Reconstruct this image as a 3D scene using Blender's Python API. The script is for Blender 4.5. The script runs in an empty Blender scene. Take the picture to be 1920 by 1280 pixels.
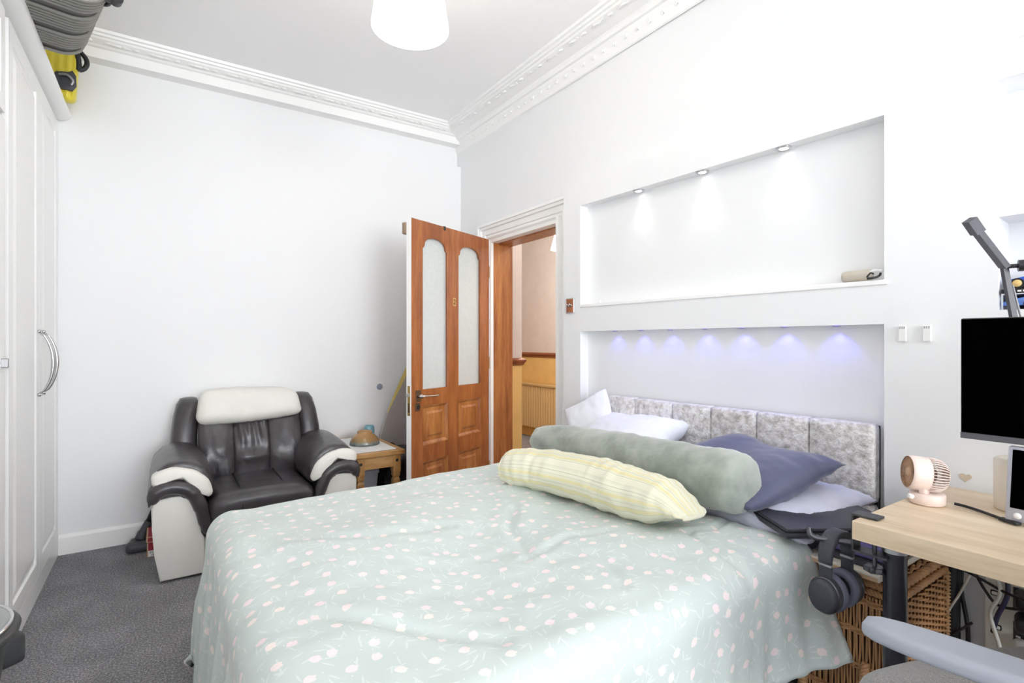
import bpy, bmesh, math, random
from math import sin, cos, pi, radians as R
from mathutils import Vector as V, Matrix as Mx, noise as mn
rnd = random.Random(7)
sc = bpy.context.scene
COL = sc.collection

# ---------------------------------------------------------------- camera, light, exposure
cam_d = bpy.data.cameras.new('camera'); cam = bpy.data.objects.new('camera', cam_d); COL.objects.link(cam)
cam.location = (0, 0, 1.21); cam.rotation_euler = (R(90), 0, -R(34.06))
cam_d.sensor_width = 36; cam_d.lens = 18.225; cam_d.shift_y = 0.0005; cam_d.clip_start = 0.03
sc.camera = cam
vs = sc.view_settings
sc.display_settings.display_device = 'sRGB'
vs.view_transform = 'Standard'; vs.look = 'None'; vs.gamma = 1; vs.use_curve_mapping = False
vs.exposure = 0.12
sc.cycles.max_bounces = 16; sc.cycles.diffuse_bounces = 12
w = bpy.data.worlds.new('daylight'); sc.world = w; w.use_nodes = True
bgn = w.node_tree.nodes['Background']; bgn.inputs[0].default_value = (.93, .97, 1, 1); bgn.inputs[1].default_value = 1.5

def lamp(name, kind, loc, energy, col=(1, 1, 1), rot=(0, 0, 0), parent=None, **kw):
    d = bpy.data.lights.new(name, kind); d.energy = energy; d.color = col
    for k, v in kw.items(): setattr(d, k, v)
    o = bpy.data.objects.new(name, d); COL.objects.link(o); o.location = loc; o.rotation_euler = rot
    if parent: o.parent = parent
    return o
# daylight through the bay window in the wall behind the camera
lamp('window_daylight', 'AREA', (0.9, -4.42, 1.7), 178, (.958, .979, 1), (R(101), 0, 0), shape='RECTANGLE', size=2.1, size_y=2.1)

# ---------------------------------------------------------------- mesh helpers
def S(r, g, b):
    f = lambda c: (c / 255 / 12.92) if c / 255 <= .04045 else ((c / 255 + .055) / 1.055) ** 2.4
    return (f(r), f(g), f(b), 1)
def B(): return bmesh.new()
def xf(vs_, M):
    if M is not None:
        for v in vs_: v.co = M @ v.co
def box(bm, x0, x1, y0, y1, z0, z1, bev=0, seg=2, mi=0, M=None):
    c = [bm.verts.new((x, y, z)) for x in (x0, x1) for y in (y0, y1) for z in (z0, z1)]
    fs = [bm.faces.new([c[i] for i in q]) for q in ((0, 1, 3, 2), (4, 6, 7, 5), (0, 4, 5, 1), (2, 3, 7, 6), (0, 2, 6, 4), (1, 5, 7, 3))]
    for f in fs: f.material_index = mi
    vv = c
    if bev:
        es = {e for f in fs for e in f.edges}
        r = bmesh.ops.bevel(bm, geom=list(es), offset=bev, segments=seg, profile=.5, affect='EDGES')
        vv = list({v for f in r['faces'] for v in f.verts} | {v for v in c if v.is_valid})
        for f in r['faces']: f.material_index = mi
    xf(vv, M)
    return vv
def frame_of(t):
    t = t.normalized(); a = V((0, 0, 1)) if abs(t.z) < .9 else V((1, 0, 0))
    n = t.cross(a).normalized(); return n, t.cross(n)
def tube(bm, pts, r, seg=8, cap=True, mi=0, flat=1.0, nrm=None):
    pts = [V(p) for p in pts]; rings = []
    n = None
    for i, p in enumerate(pts):
        t = (pts[min(i + 1, len(pts) - 1)] - pts[max(i - 1, 0)]).normalized()
        if n is None:
            n = V(nrm) if nrm else frame_of(t)[0]
        n = (n - t * n.dot(t)).normalized(); b = t.cross(n)
        rr = r[i] if isinstance(r, (list, tuple)) else r
        rings.append([bm.verts.new(p + n * rr * cos(2 * pi * k / seg) + b * rr * flat * sin(2 * pi * k / seg)) for k in range(seg)])
    for a, b_ in zip(rings, rings[1:]):
        for k in range(seg):
            bm.faces.new((a[k], a[(k + 1) % seg], b_[(k + 1) % seg], b_[k])).material_index = mi
    if cap:
        bm.faces.new(rings[0][::-1]).material_index = mi; bm.faces.new(rings[-1]).material_index = mi
    return [v for q in rings for v in q]
def cyl(bm, p0, p1, r0, r1=None, seg=20, mi=0): return tube(bm, [p0, p1], [r0, r0 if r1 is None else r1], seg, mi=mi)
def lathe(bm, prof, seg=32, M=None, mi=0, a0=0, a1=2 * pi, close=True):
    full = abs(a1 - a0 - 2 * pi) < 1e-6; n = seg if full else seg + 1; rings = []
    for r, z in prof:
        rings.append([bm.verts.new((r * cos(a0 + (a1 - a0) * k / seg), r * sin(a0 + (a1 - a0) * k / seg), z)) for k in range(n)] if r > 1e-6 else [bm.verts.new((0, 0, z))])
    for a, b in zip(rings, rings[1:]):
        for k in range(seg):
            k2 = (k + 1) % n
            q = [a[k % len(a)], a[k2 % len(a)], b[k2 % len(b)], b[k % len(b)]]
            q = list(dict.fromkeys(q))
            if len(q) > 2: bm.faces.new(q).material_index = mi
    vv = [v for q in rings for v in q]; xf(vv, M); return vv
def prism(bm, poly, d0, d1, plane='xz', bev=0, seg=2, mi=0, M=None):
    f = {'xz': lambda a, b, d: (a, d, b), 'xy': lambda a, b, d: (a, b, d), 'yz': lambda a, b, d: (d, a, b)}[plane]
    A = [bm.verts.new(f(a, b, d0)) for a, b in poly]; Bv = [bm.verts.new(f(a, b, d1)) for a, b in poly]; n = len(poly)
    fs = [bm.faces.new(A[::-1]), bm.faces.new(Bv)] + [bm.faces.new((A[i], A[(i + 1) % n], Bv[(i + 1) % n], Bv[i])) for i in range(n)]
    for q in fs: q.material_index = mi
    vv = A + Bv
    if bev:
        es = list({e for q in fs[:2] for e in q.edges})
        r = bmesh.ops.bevel(bm, geom=es, offset=bev, segments=seg, profile=.5, affect='EDGES')
        vv = list({v for q in r['faces'] for v in q.verts} | {v for v in vv if v.is_valid})
        for q in r['faces']: q.material_index = mi
    xf(vv, M); return vv
def loft(bm, rings, cap=True, mi=0):
    rs = [[bm.verts.new(p) for p in ring] for ring in rings]; n = len(rs[0])
    for a, b in zip(rs, rs[1:]):
        for k in range(n): bm.faces.new((a[k], a[(k + 1) % n], b[(k + 1) % n], b[k])).material_index = mi
    if cap: bm.faces.new(rs[0][::-1]).material_index = mi; bm.faces.new(rs[-1]).material_index = mi
    return [v for q in rs for v in q]
def rbox(bm, sx, sy, sz, r, n=8, fn=None, M=None, mi=0):
    """rounded box of even quads, centre at origin; fn(Vector)->Vector shapes it"""
    h = V((sx / 2, sy / 2, sz / 2)); r = min(r, *h); cache = {}; new = []
    def vert(i, j, k):
        key = (i, j, k)
        if key in cache: return cache[key]
        g = lambda t: -1 + 2 * t / n
        q = V((g(i), g(j), g(k)))
        for a in range(3): q[a] = sin(q[a] * pi / 2) * .35 + q[a] * .65
        p = V((q.x * h.x, q.y * h.y, q.z * h.z))
        inn = V([max(-h[a] + r, min(h[a] - r, p[a])) for a in range(3)])
        dd = p - inn
        if dd.length > 1e-9: p = inn + dd.normalized() * r
        if fn: p = fn(p)
        v = bm.verts.new(p); cache[key] = v; new.append(v); return v
    for a in range(n):
        for b in range(n):
            for s_, t in ((0, 0), (n, 1)):
                for ax in range(3):
                    def mk(u, w_):
                        c = [0, 0, 0]; c[ax] = s_; c[(ax + 1) % 3] = u; c[(ax + 2) % 3] = w_; return vert(*c)
                    q = [mk(a, b), mk(a + 1, b), mk(a + 1, b + 1), mk(a, b + 1)]
                    if not t: q.reverse()
                    bm.faces.new(q).material_index = mi
    xf(new, M); return new
def nz(p, s, seed=0.0): return mn.noise(V((p[0] * s + seed, p[1] * s - seed * .7, p[2] * s + seed * 1.3)))
def pillow(bm, w_, h_, t, n=36, corner=.12, wr=.006, seed=0, M=None, sag=None, p=.45, uvl=None):
    """pillow lying in XY, thickness along Z"""
    new = []; G = {}
    for side in (1, -1):
        for i in range(n + 1):
            for j in range(n + 1):
                edge = i in (0, n) or j in (0, n)
                if edge and side == -1: G[(side, i, j)] = G[(1, i, j)]; continue
                u = -1 + 2 * i / n; v = -1 + 2 * j / n
                k = max(0, (1 - abs(u) ** 2.4)) * max(0, (1 - abs(v) ** 2.4))
                z = side * t / 2 * k ** p
                x = w_ / 2 * u * (1 - corner * (1 - v * v) * abs(u) ** 3); y = h_ / 2 * v * (1 - corner * (1 - u * u) * abs(v) ** 3)
                q = V((x, y, z))
                a = wr * (1.2 - .8 * k)
                q.z += side * a * (nz((x, y * .6, side), 14, seed) + .6 * nz((x, y, side), 34, seed + 3)) * (0 if edge else 1)
                q += V((nz(q, 9, seed + 5), nz(q, 9, seed + 9), 0)) * wr * .8
                if sag: q = sag(q)
                vv = bm.verts.new(q); new.append(vv); G[(side, i, j)] = vv
    for side in (1, -1):
        for i in range(n):
            for j in range(n):
                q = [G[(side, i, j)], G[(side, i + 1, j)], G[(side, i + 1, j + 1)], G[(side, i, j + 1)]]
                if side < 0: q.reverse()
                bm.faces.new(q)
    xf(new, M); return new
def spline(pts, n=6):
    P = [V(p) for p in pts]; out = []
    for i in range(len(P) - 1):
        a, b, c, d = P[max(i - 1, 0)], P[i], P[i + 1], P[min(i + 2, len(P) - 1)]
        for k in range(n):
            t = k / n
            out.append(.5 * ((2 * b) + (c - a) * t + (2 * a - 5 * b + 4 * c - d) * t * t + (3 * b - a - 3 * c + d) * t ** 3))
    return out + [P[-1]]
def T(x, y, z, rx=0, ry=0, rz=0): return Mx.Translation((x, y, z)) @ Mx.Rotation(rz, 4, 'Z') @ Mx.Rotation(ry, 4, 'Y') @ Mx.Rotation(rx, 4, 'X')

def obj(name, bm, m, parent=None, loc=None, rot=None, smooth=False, kind=None, label=None, angle=None):
    me = bpy.data.meshes.new(name)
    bmesh.ops.recalc_face_normals(bm, faces=bm.faces)
    bm.to_mesh(me); bm.free()
    for q in (m if isinstance(m, (list, tuple)) else [m]): me.materials.append(q)
    if smooth or angle:
        for p in me.polygons: p.use_smooth = True
        if angle:
            try: me.set_sharp_from_angle(angle=R(angle))
            except Exception: pass
    o = bpy.data.objects.new(name, me); COL.objects.link(o)
    if parent: o.parent = parent
    if loc is not None: o.location = loc
    if rot is not None: o.rotation_euler = rot
    if kind: o['kind'] = kind
    if label: o['label'] = label
    return o
def thing(name, label, cat, loc=(0, 0, 0), rz=0, group=None):
    o = bpy.data.objects.new(name, None); COL.objects.link(o); o.empty_display_size = .05
    o.location = loc; o.rotation_euler = (0, 0, rz); o['label'] = label; o['category'] = cat
    if group: o['group'] = group
    return o
def tag(o, label, cat, group=None):
    o['label'] = label; o['category'] = cat
    if group: o['group'] = group
    return o
def struct(name, bm, m, **kw): return obj(name, bm, m, kind='structure', **kw)
def dup(o, parent=None, loc=None, rot=None):
    c = o.copy(); COL.objects.link(c)
    if parent is not None: c.parent = parent
    if loc is not None: c.location = loc
    if rot is not None: c.rotation_euler = rot
    for ch in [q for q in bpy.data.objects if q.parent == o]: dup(ch, c)
    return c
def txt(s, size, depth=.0006):
    cu = bpy.data.curves.new('lettering', 'FONT'); cu.body = s; cu.size = size; cu.extrude = depth
    cu.align_x = 'CENTER'; cu.align_y = 'CENTER'
    o = bpy.data.objects.new('lettering', cu); COL.objects.link(o)
    bpy.context.view_layer.update()
    me = bpy.data.meshes.new_from_object(o.evaluated_get(bpy.context.evaluated_depsgraph_get()))
    bm = B(); bm.from_mesh(me); bpy.data.objects.remove(o); bpy.data.curves.remove(cu); bpy.data.meshes.remove(me)
    return bm

# ---------------------------------------------------------------- materials
class N:
    def __init__(s, name):
        s.m = bpy.data.materials.new(name); s.m.use_nodes = True; s.t = s.m.node_tree
        s.b = s.t.nodes['Principled BSDF']
    def n(s, kind, **kw):
        x = s.t.nodes.new(kind)
        for k, v in kw.items():
            if k.startswith('_'): setattr(x, k[1:], v)
            else: x.inputs[k.replace('__', ' ')].default_value = v
        return x
    def l(s, a, b): s.t.links.new(a, b)
    def coord(s, scale=(1, 1, 1), kind='Object', rot=(0, 0, 0)):
        c = s.n('ShaderNodeTexCoord'); mp = s.n('ShaderNodeMapping'); mp.inputs['Scale'].default_value = scale; mp.inputs['Rotation'].default_value = rot
        s.l(c.outputs[kind], mp.inputs['Vector']); return mp.outputs[0]
    def ramp(s, fac, stops):
        r = s.n('ShaderNodeValToRGB'); e = r.color_ramp.elements
        while len(e) > 1: e.remove(e[-1])
        e[0].position, e[0].color = stops[0]
        for p, c in stops[1:]: q = e.new(p); q.color = c
        s.l(fac, r.inputs[0]); return r.outputs[0]
    def math(s, op, a, b=None):
        x = s.n('ShaderNodeMath'); x.operation = op
        for i, q in enumerate((a, b)):
            if q is None: continue
            if isinstance(q, (int, float)): x.inputs[i].default_value = q
            else: s.l(q, x.inputs[i])
        return x.outputs[0]
    def noise(s, vec, scale, detail=3, rough=.55):
        x = s.n('ShaderNodeTexNoise'); x.inputs['Scale'].default_value = scale; x.inputs['Detail'].default_value = detail; x.inputs['Roughness'].default_value = rough
        s.l(vec, x.inputs['Vector']); return x.outputs['Fac']
    def bump(s, h, strength=.3, dist=.002):
        x = s.n('ShaderNodeBump'); x.inputs['Strength'].default_value = strength; x.inputs['Distance'].default_value = dist
        s.l(h, x.inputs['Height']); s.l(x.outputs[0], s.b.inputs['Normal']); return x
    def set(s, **kw):
        for k, v in kw.items(): s.b.inputs[k.replace('__', ' ')].default_value = v
        return s
def mat(name, col, rough=.5, metal=0, bump=None, vary=0, spec=None, coat=0, sheen=0):
    q = N(name); q.set(Base__Color=col, Roughness=rough, Metallic=metal)
    if spec is not None: q.set(Specular__IOR__Level=spec)
    if coat: q.set(Coat__Weight=coat, Coat__Roughness=.15)
    if sheen: q.set(Sheen__Weight=sheen)
    if bump or vary:
        c = q.coord()
        if vary:
            f = q.noise(c, 7, 4); d = lambda k: tuple(min(1, x * k) for x in col[:3]) + (1,)
            q.l(q.ramp(f, [(.3, d(1 - vary)), (.7, d(1 + vary))]), q.b.inputs['Base Color'])
        if bump: q.bump(q.noise(c, bump[0], 3), bump[1], bump[2] if len(bump) > 2 else .002)
    return q.m
def wood(name, a, b, c_, scale=(9, 9, .9), rough=.4, coat=.2, fine=1.0):
    q = N(name); c = q.coord(scale)
    f1 = q.noise(c, 2.2, 6, .6); f2 = q.noise(c, 14 * fine, 3, .6)
    f = q.math('ADD', q.math('MULTIPLY', f1, .7), q.math('MULTIPLY', f2, .3))
    q.l(q.ramp(f, [(.34, a), (.5, b), (.66, c_)]), q.b.inputs['Base Color']); q.set(Roughness=rough)
    if coat: q.set(Coat__Weight=coat, Coat__Roughness=.25)
    q.bump(f2, .12, .001); return q.m
def fabric(name, col, rough=.9, weave=900, strength=.15, vary=.05, sheen=.2):
    q = N(name); c = q.coord(); q.set(Roughness=rough, Sheen__Weight=sheen)
    d = lambda k: tuple(min(1, x * k) for x in col[:3]) + (1,)
    q.l(q.ramp(q.noise(c, 6, 4), [(.3, d(1 - vary)), (.7, d(1 + vary))]), q.b.inputs['Base Color'])
    q.bump(q.noise(c, weave, 2), strength, .0008); return q.m
def glow(name, col, strength):
    q = N(name); q.set(Base__Color=col, Emission__Color=col, Emission__Strength=strength); return q.m

WALL = mat('wall_paint', S(236, 237, 238), .6, bump=(220, .06, .001))
CEIL = mat('ceiling_paint', S(250, 250, 251), .7)
TRIMW = mat('white_gloss_paint', S(246, 246, 245), .35)
LAMIN = mat('white_wardrobe_foil', S(246, 246, 245), .3)
CHROME = mat('chrome', S(200, 200, 202), .18, 1)
STEEL = mat('brushed_steel', S(170, 170, 172), .35, 1)
BLACKP = mat('black_plastic', S(38, 38, 40), .4)
BLACKM = mat('matt_black', S(30, 30, 33), .55)
DKGREY = mat('dark_grey_plastic', S(62, 63, 68), .5)
WHITEP = mat('white_plastic', S(236, 236, 234), .35)
RUBBER = mat('black_cable', S(28, 27, 30), .5)
# ---------------------------------------------------------------- the room
def carpet():
    q = N('charcoal_carpet'); c = q.coord()
    f = q.noise(c, 140, 4, .8); g = q.noise(c, 5, 3)
    h = q.math('ADD', q.math('MULTIPLY', f, .88), q.math('MULTIPLY', g, .12))
    q.l(q.ramp(h, [(.36, S(48, 47, 52)), (.5, S(120, 118, 123)), (.62, S(206, 204, 210))]), q.b.inputs['Base Color'])
    q.set(Roughness=.95, Sheen__Weight=.3); q.bump(f, .9, .012); return q.m
CARPET = carpet()
bm = B(); box(bm, -1.2, 2.4, -4.7, 4.05, -.08, 0); struct('floor', bm, CARPET)
bm = B(); box(bm, -1.2, 2.4, -4.7, 4.05, 3.0, 3.08); struct('ceiling', bm, CEIL)
bm = B(); box(bm, -1.15, 2.105, 3.957, 4.05, 2.6, 3.0); struct('wall_back_upper', bm, WALL)
bm = B(); box(bm, -1.15, 2.105, 3.89, 4.05, 0, 2.691); struct('wall_back', bm, WALL)
bm = B(); box(bm, -1.2, -1.1, -4.7, 4.05, 0, 3.0); struct('wall_left', bm, WALL)
# right wall, with the doorway
bm = B()
def wr(y0, y1, z0, z1):
    f = lambda y: 2.105 + (3.89 - y) * .0049
    prism(bm, [(f(y0), y0), (f(y1), y1), (2.26 + .06 * (y0 < 0), y1), (2.26 + .06 * (y0 < 0), y0)], z0, z1, 'xy')
wr(3.415, 4.05, 0, 3.0); wr(2.555, 3.415, 2.0, 3.0); wr(2.44, 2.555, 0, 3.0); wr(-4.65, 2.44, 2.12, 3.0)
struct('wall_right', bm, WALL)
# rear wall with a wide window (behind the camera)
bm = B()
box(bm, -1.2, -.8, -4.65, -4.55, 0, 3); box(bm, 2.0, 2.4, -4.65, -4.55, 0, 3)
box(bm, -.8, 2.0, -4.65, -4.55, 0, .65); box(bm, -.8, 2.0, -4.65, -4.55, 2.85, 3)
struct('wall_rear', bm, WALL)
bm = B()
for x in (-.8, .1, 1.04, 1.94): box(bm, x, x + .06, -4.64, -4.56, .65, 2.85)
for z in (.65, 1.7, 2.79): box(bm, -.8, 2.0, -4.63, -4.57, z, z + .06)
wf = struct('window_1', bm, TRIMW)
gm = N('window_glass'); gm.set(Base__Color=(1, 1, 1, 1), Roughness=0, Transmission__Weight=1, IOR=1.02)
bm = B(); box(bm, -.75, 1.95, -4.603, -4.599, .7, 2.8); obj('pane', bm, gm.m, wf)

# panel built out over the bed wall, with four niches; turned 2.8 degrees from the wall behind it
PA = R(2.77); PN = (2.027, 2.437, 0)
bm = B()
ya, yb, yc, yd, ye = 0, -.143, -1.661, -1.958, -2.62
yf = -7.0
def col(y0, y1, spans, d=.065):
    for z0, z1 in spans: box(bm, 0, d, min(y0, y1), max(y0, y1), z0, z1)
col(ya, yb, [(0, 2.15)], .17); col(yb, yc, [(1.273, 1.415), (2.009, 2.15)], .17)
col(yc, yd, [(0, 2.15)], .17); col(yd, ye, [(0, 1.308), (1.592, 1.731), (2.011, 2.15)], .17); col(ye, yf, [(0, 2.15)], .17)
box(bm, .065, .17, yc, yb, 0, 2.15); box(bm, .14, .17, ye, yd, 1.2, 2.1)
bmesh.ops.remove_doubles(bm, verts=bm.verts, dist=1e-5)
alc = struct('wall_alcove', bm, WALL, loc=PN, rot=(0, 0, PA))
bm = B(); box(bm, -.007, .064, yc - .012, yb, 1.412, 1.43, .003); struct('trim_5', bm, TRIMW, loc=PN, rot=(0, 0, PA))
def np(x, y, z):   # point of the panel's frame in the room
    return V((PN[0] + x * cos(PA) - y * sin(PA), PN[1] + x * sin(PA) + y * cos(PA), z))

# baseboards
bm = B(); prism(bm, [(3.87, 0), (3.895, 0), (3.895, .11), (3.884, .11), (3.87, .095)], -.485, 2.1, 'yz'); struct('baseboard_back', bm, TRIMW)
bm = B(); box(bm, -.018, 0, yf, yc - .02, 0, .1, .004); struct('baseboard_right', bm, TRIMW, loc=PN, rot=(0, 0, PA))

# cornices with scrolling leaf ornament
pb = [(0, 2.87), (.09, 2.87), (.09, 2.928), (.105, 2.932), (.112, 2.942), (.15, 2.958), (.155, 2.968), (.168, 2.97), (.172, 2.982), (.186, 2.985), (.19, 3.0), (0, 3.0)]
pr = [(0, 2.815), (.008, 2.822), (.012, 2.835), (.035, 2.9), (.05, 2.903), (.058, 2.92), (.066, 2.93), (.112, 2.942), (.15, 2.958), (.155, 2.968), (.168, 2.97), (.172, 2.982), (.186, 2.985), (.19, 3.0), (0, 3.0)]
bm = B(); prism(bm, [(3.957 - p, z) for p, z in pb], -1.1, 2.105, 'yz'); tb = struct('trim_1', bm, TRIMW)
bm = B(); prism(bm, [(2.108 - p, z) for p, z in pr], -4.5, 3.957, 'xz'); tr = struct('trim_2', bm, TRIMW)
def leaf_mesh():
    bm = B()
    def stroke(pts, r):
        P = spline([(x, y, .0) for x, y in pts], 4); n = len(P)
        tube(bm, P, [r * (.25 + .75 * sin(pi * (i + .6) / (n + .2))) for i in range(n)], 6, nrm=(0, 0, 1))
    stroke([(-.09, -.012), (-.04, .014), (.0, .0), (.045, -.014), (.085, .006), (.07, .018), (.058, .008)], .007)
    for t, s_ in ((-.065, 1), (-.03, -1), (.005, 1), (.035, -1), (.06, -1)):
        stroke([(t, 0), (t + .012, .012 * s_), (t + .03, .019 * s_)], .006)
    stroke([(-.05, .012), (-.035, .02), (-.012, .018)], .0055); stroke([(.02, -.01), (.03, -.02), (.055, -.02)], .0055)
    return bm
lf = obj('scroll_leaf', leaf_mesh(), TRIMW, tb, smooth=True)
sl = math.atan2(.016, .038)
lf.location = (-.42, 3.957 - .131, 2.948); lf.rotation_euler = (R(180) + sl, 0, 0)
x = -.2
while x < 2.0:
    dup(lf, tb, (x, 3.957 - .131, 2.948), (R(180) + sl, 0, 0)); x += .205
y = 3.7
while y > 1.5:
    c = dup(lf, tr, (2.108 - .131, y, 2.948)); c.rotation_euler = Mx.Rotation(R(90), 3, 'Z').to_euler(); c.rotation_euler = (Mx.Rotation(R(-90), 4, 'Z') @ Mx.Rotation(R(180) + sl, 4, 'X')).to_euler(); y -= .205
bm = B()
for k in range(5): a = 2 * pi * k / 5; tube(bm, [(0, 0, 0), (.011 * cos(a), .011 * sin(a), .004), (.019 * cos(a), .019 * sin(a), .001)], [.004, .006, .002], 6)
lathe(bm, [(0, .008), (.005, .005), (.006, 0)], 8)
rs = obj('rosette', bm, TRIMW, tr, smooth=True); y = 3.85; first = True
while y > 1.6:
    q = rs if first else dup(rs, tr); first = False
    q.location = (2.108 - .022, y, 2.866); q.rotation_euler = (0, R(-70), 0); y -= .085

# doorway: lining, architrave
WOOD_D = wood('door_mahogany', S(124, 66, 30), S(156, 90, 46), S(180, 112, 62), (7, 7, .8), .32, .3)
WOOD_J = wood('jamb_pine', S(130, 70, 32), S(166, 102, 52), S(194, 130, 70), (10, 10, .7), .4, .2)
bm = B(); box(bm, 2.125, 2.30, 3.395, 3.44, 0, 1.985); box(bm, 2.165, 2.30, 2.56, 3.44, 1.965, 2.0); struct('door_frame_1', bm, WOOD_J)
bm = B(); box(bm, 2.10, 2.165, 2.555, 3.43, 1.975, 2.0); box(bm, 2.098, 2.125, 3.398, 3.43, 0, 1.99); box(bm, 2.06, 2.3, 2.53, 2.556, 0, 2.0); struct('trim_6', bm, TRIMW)
def arch_prof(w_):  # across width, out from wall
    return [(0, 0), (0, .012), (.012, .02), (.03, .018), (.034, .026), (w_ - .045, .03), (w_ - .04, .042), (w_ - .022, .044), (w_ - .018, .052), (w_, .052), (w_, 0)]
bm = B()
W_ = .115
for (p, q) in ((0, 0),):
    pf = arch_prof(W_)
    # header with mitred ends, then two legs
    y0, y1, z0 = 2.554, 3.415, 2.0
    A = [[(2.105 - d, y1 + a, z0 + a) for a, d in pf], [(2.112 - d, y0 - a, z0 + a) for a, d in pf], [(2.112 - d, y0 - a, 0) for a, d in pf]]
    L = [[(2.105 - d, y1 + a, 0) for a, d in pf]]
    loft(bm, L + A)
struct('trim_3', bm, TRIMW)

# hallway seen through the doorway
CREAM = mat('hall_cream_paint', S(216, 209, 205), .6, vary=.04); MUST = mat('hall_mustard_paint', S(230, 194, 126), .6, vary=.05)
DADO = wood('dado_wood', S(110, 56, 28), S(140, 78, 42), S(160, 96, 56), (8, .9, 8), .55, .0)
bm = B(); box(bm, 2.3, 4.2, 1.9, 6.6, -.08, 0); struct('floor_hallway', bm, CARPET)
bm = B(); box(bm, 2.26, 4.2, 1.9, 6.6, 2.7, 2.78); struct('ceiling_hallway', bm, CEIL)
for nm, m, z0, z1 in (('upper', CREAM, 1.055, 2.7), ('lower', MUST, 0, 1.03)):
    bm = B(); box(bm, 2.3, 2.485, 3.53, 6.6, z0, z1); struct('wall_hallway_' + nm, bm, m)
    bm = B(); box(bm, 3.95, 4.1, 1.9, 6.6, z0, z1); box(bm, 2.3, 3.95, 6.5, 6.6, z0, z1); struct('wall_hallway_far_' + nm, bm, m)
bm = B(); box(bm, 2.26, 4.1, 1.9, 2.0, 0, 2.7); struct('wall_hallway_side', bm, CREAM)
bm = B()
dp = [(0, 1.015), (-.012, 1.02), (-.014, 1.035), (-.028, 1.05), (-.028, 1.064), (-.012, 1.073), (0, 1.078)]
loft(bm, [[(2.3, 3.53 + p, z) for p, z in dp], [(2.485 - p, 3.53 + p, z) for p, z in dp], [(2.485 - p, 6.5, z) for p, z in dp]]); struct('trim_4', bm, DADO)
bm = B(); prism(bm, [(3.95 + p, z) for p, z in dp], 2.0, 6.5, 'xz'); struct('trim_7', bm, DADO)
RAD = mat('radiator_enamel', S(205, 178, 128), .4)
t = thing('radiator', 'ribbed panel radiator on the mustard hallway wall through the doorway', 'radiator', (3.9, 4.85, 0))
bm = B(); prev = None; pts = []
for i in range(61):
    yy = -.75 + 1.5 * i / 60
    pts.append((-.03 - (.012 if i % 2 else 0), yy))
prism(bm, pts + [(.0, .75), (.0, -.75)], .14, .66, 'xy'); obj('ribbed_panel', bm, RAD, t)
bm = B(); box(bm, -.05, .005, -.76, .76, .66, .69, .006); obj('top_grille', bm, RAD, t)
for y in (-.5, .45):
    bm = B(); box(bm, -.01, .048, y, y + .05, .2, .6); obj('bracket', bm, RAD, t)
for y in (-.7, .7):
    bm = B(); cyl(bm, (-.01, y, 0), (-.01, y, .16), .01); obj('pipe', bm, CHROME, t)
SHADE2 = glow('hall_lampshade', (1, .93, .84, 1), 3.0)
t = thing('pendant_lamp', 'small glowing white cone shade hanging in the hallway beyond the doorway', 'lamp', (3.21, 3.86, 2.1))
bm = B(); lathe(bm, [(.125, 0), (.07, .21), (.068, .21), (.123, 0)], 32); obj('lamp_shade', bm, SHADE2, t, smooth=True)
bm = B(); cyl(bm, (0, 0, .15), (0, 0, .6), .004, seg=8); obj('cord', bm, WHITEP, t)
lamp('hall_bulb', 'POINT', (0, 0, -.08), 44, (1, .94, .86), parent=t, shadow_soft_size=.1)
t = thing('added_hall_lamp', 'added unseen flush lamp brightening the near hallway wall, out of sight of the doorway', 'lamp', (3.3, 2.35, 2.7))  # unseen lamp added to brighten the near hallway wall
bm = B(); lathe(bm, [(0, -.06), (.1, -.055), (.14, -.03), (.15, 0), (0, 0)], 32); obj('diffuser', bm, SHADE2, t, smooth=True)
bm = B(); lathe(bm, [(.145, -.012), (.16, -.012), (.16, 0), (.145, 0)], 32); obj('rim', bm, CHROME, t, smooth=True)
lamp('added_hall_light', 'POINT', (0, 0, -.14), 14, (1, .95, .88), parent=t, shadow_soft_size=.12)
# ---------------------------------------------------------------- wardrobes
def raised_door(bm, y0, y1, z0, z1, x=0, th=.02, m_=.07):
    rings = []
    for i, dx in ((0, 0), (m_, 0), (m_ + .006, -.008), (m_ + .018, -.008), (m_ + .05, .001)):
        rings.append([bm.verts.new((x + dx, a, b)) for a, b in ((y0 + i, z0 + i), (y1 - i, z0 + i), (y1 - i, z1 - i), (y0 + i, z1 - i))])
    for a, b in zip(rings, rings[1:]):
        for k in range(4): bm.faces.new((a[k], a[(k + 1) % 4], b[(k + 1) % 4], b[k]))
    bm.faces.new(rings[-1])
    bk = [bm.verts.new((x - th, a, b)) for a, b in ((y0, z0), (y1, z0), (y1, z1), (y0, z1))]
    for k in range(4): bm.faces.new((rings[0][k], bk[k], bk[(k + 1) % 4], rings[0][(k + 1) % 4]))
    bm.faces.new(bk[::-1])
def bow_handle(o, y, zc, half=.15):
    bm = B(); P = [V((.008 + .048 * (1 - ((k - 8) / 8) ** 2) ** .8 if abs(k - 8) < 8 else .0, y, zc + half * (k - 8) / 8)) for k in range(17)]
    tube(bm, P, [.004 + .004 * (1 - abs(k - 8) / 8) for k in range(17)], 8)
    cyl(bm, (-.002, y, zc + half), (.012, y, zc + half), .008, seg=10); cyl(bm, (-.002, y, zc - half), (.012, y, zc - half), .008, seg=10)
    obj('handle', bm, CHROME, o, smooth=True)
XW = -.485
t = thing('wardrobe', 'tall white panelled wardrobe unit in the back left corner with a pair of bow handles', 'wardrobe', (XW, 2.7, 0))
bm = B(); box(bm, -.6, -.022, 0, 1.185, .1, 2.465); obj('carcass', bm, LAMIN, t)
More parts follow.
